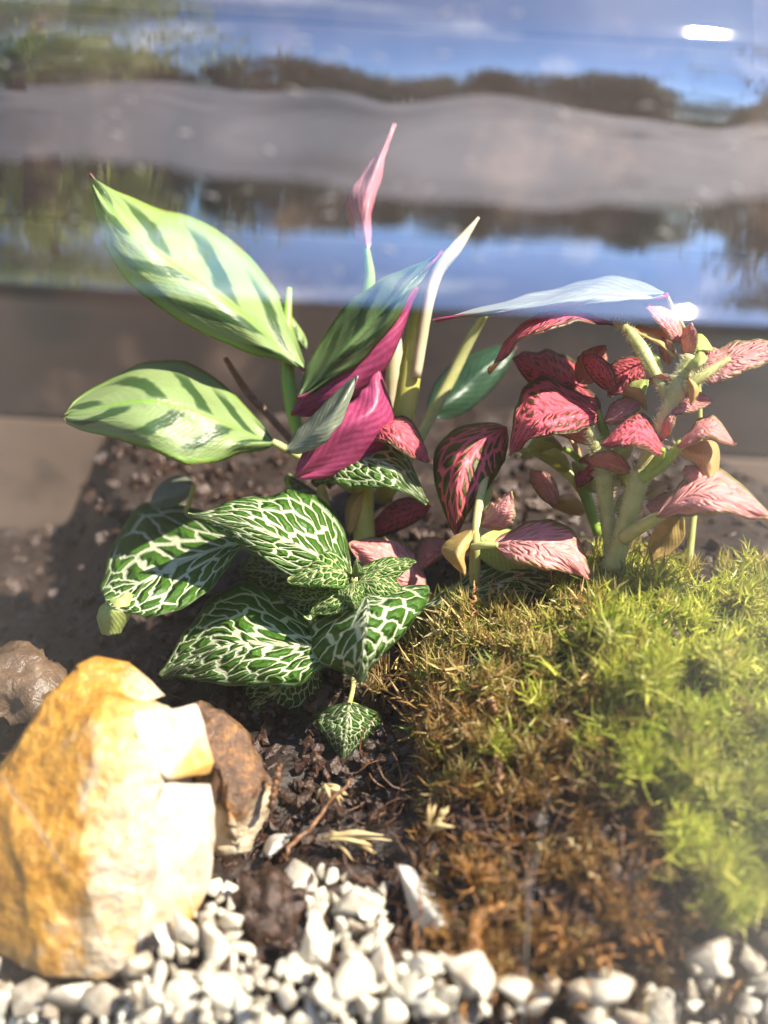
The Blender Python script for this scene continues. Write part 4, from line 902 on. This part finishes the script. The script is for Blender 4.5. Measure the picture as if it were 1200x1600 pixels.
root_thing('twig', [(660, 1345, 14.6, 1.2), (655, 1410, 14.2, 2.2), (650, 1460, 14.0, 2), (640, 1520, 13.8, 1.4)], M['root'], 'thin dark twig crossing the pointed white shard', 'twig')
root_thing('twig', [(775, 1180, 15.8, 4), (778, 1220, 15.6, 6), (784, 1262, 15.4, 5)], M['root'], 'upright brown twig below the lime tuft', 'twig')
root_thing('twig', [(890, 1310, 14.6, 3), (915, 1350, 14.4, 5), (935, 1385, 14.2, 4)], M['straw'], 'short tan twig on the bare soil right of the scratch', 'twig')
root_thing('twig', [(905, 1085, 16.3, 3), (912, 1130, 16.1, 5), (914, 1230, 15.5, 5)], M['straw'], 'pale upright stalk left of the lime moss', 'twig')
root_thing('stalk', [(742, 910, 18.2, 1.6), (739, 935, 18.1, 2.2), (737, 965, 18.0, 1.8)], M['amber_moss'], 'thin orange moss stalk before the leaf lying on the moss', 'moss stalk')
for i, (x, y, rr) in enumerate([(870, 1475, 30), (900, 1560, 34), (1010, 1480, 26), (945, 1500, 30), (1085, 1440, 24)]):
    straws('amber_sprig', (x, y, soil_d(x, y) - .2), 11, rr * .95, 3.1, 0, M['amber_moss'],
           ['amber dead moss sprig right of the long scratch', 'lowest amber dead moss sprig above the gravel', 'ochre dead moss sprig under the bare soil hollow', 'ochre dead moss sprig between two others low in the middle right', 'ochre dead moss sprig under the lime moss foot'][i], 'dead moss')

# ------------------------------------------------------------------ trees mirrored in the shoulder of the jar
def tree(name, loc, h, rad, n, leafs, mat, label, crown0=.25, stretch=1.0, group=None):
    t = empty(name, loc); tag(t, label, 'tree', group)
    L = Vector(loc)
    v, f = tube_arrays(np.array([L + Vector((0.03 * h * math.sin(k), 0.02 * h * k, h * .16 * k)) for k in range(6)]), np.linspace(.05, .012, 6) * h * .6, 8)
    obj('trunk', v, f, M['bark'], t)
    V = []; F = []; C = []
    cl = [(random.gauss(0, .42) * rad, random.gauss(0, .42) * rad, h * random.uniform(crown0 + .05, .97), random.uniform(.12, .34) * rad) for _ in range(34)]
    for _ in range(n):
        c = random.choice(cl); tz = min(1, max(0, (c[2] / h)))
        k = 1.15 - .75 * tz
        p = np.array([c[0] * k, c[1] * k, c[2]]) + rng.normal(0, 1, 3) * c[3] * np.array([1, 1, .8]) + np.array(loc)
        a = rng.normal(0, 1, 3); a[2] += stretch - 1; a /= np.linalg.norm(a); b = np.cross(a, rng.normal(0, 1, 3)); b /= np.linalg.norm(b)
        l = leafs * random.uniform(.6, 1.3); o = len(V); w = l * .3 / stretch
        V += [p - a * l, p + b * w, p + a * l * stretch, p - b * w]; F.append((o, o + 1, o + 2, o + 3)); g = random.random() ** 1.5; C += [[g, g, g, 1]] * 4
    cr = obj('crown', V, F, mat, t, smooth=False)
    at = cr.data.color_attributes.new('tint', 'FLOAT_COLOR', 'POINT'); at.data.foreach_set('color', np.array(C, np.float32).ravel())
    return t
def polar(az, r): return (math.sin(R_(az)) * r, -math.cos(R_(az)) * r, 0)
tree('bushy_tree', polar(-54, 3.0), 3.3, 1.3, 4500, .09, M['foliage_lime'], 'lush yellow green tree mirrored at the upper left of the jar shoulder', .02, 2.2)
tree('bushy_tree', polar(-72, 3.4), 3.6, 1.5, 3500, .10, M['foliage_lime'], 'taller green tree at the very edge of the mirrored view on the left', .02, 2.0)
tree('silver_tree', polar(66, 8.0), 6.2, 2.6, 5500, .14, M['foliage_silver'], 'silvery grey tree mirrored at the upper right of the jar shoulder', .12)
tree('silver_tree', polar(84, 10.0), 6.8, 2.4, 3500, .15, M['foliage_silver'], 'larger grey tree beyond the silvery one at the mirrored right edge', .12)
src = [tree('far_tree', polar(a, r), h, h * .42, 2300, .28, M['foliage_dark'], 'dark tree in the low line of trees mirrored across the jar shoulder', -.05, group='mirrored far tree line') for a, r, h in [(-42, 22, 6.2), (0, 26, 5.8), (35, 24, 5.4)]]
def copy_tree(s, loc, sc, rz):
    c = s.copy(); COL.objects.link(c); c.location = loc; c.scale = (sc, sc, sc); c.rotation_euler = (0, 0, rz)
    for ch in s.children:
        k = ch.copy(); COL.objects.link(k); k.parent = c
for i, a in enumerate(np.arange(-80, 82, 3.6)):
    copy_tree(src[i % 3], polar(a + random.uniform(-2, 2), random.uniform(20, 28)), random.uniform(.7, 1.2), random.uniform(0, 6.28))
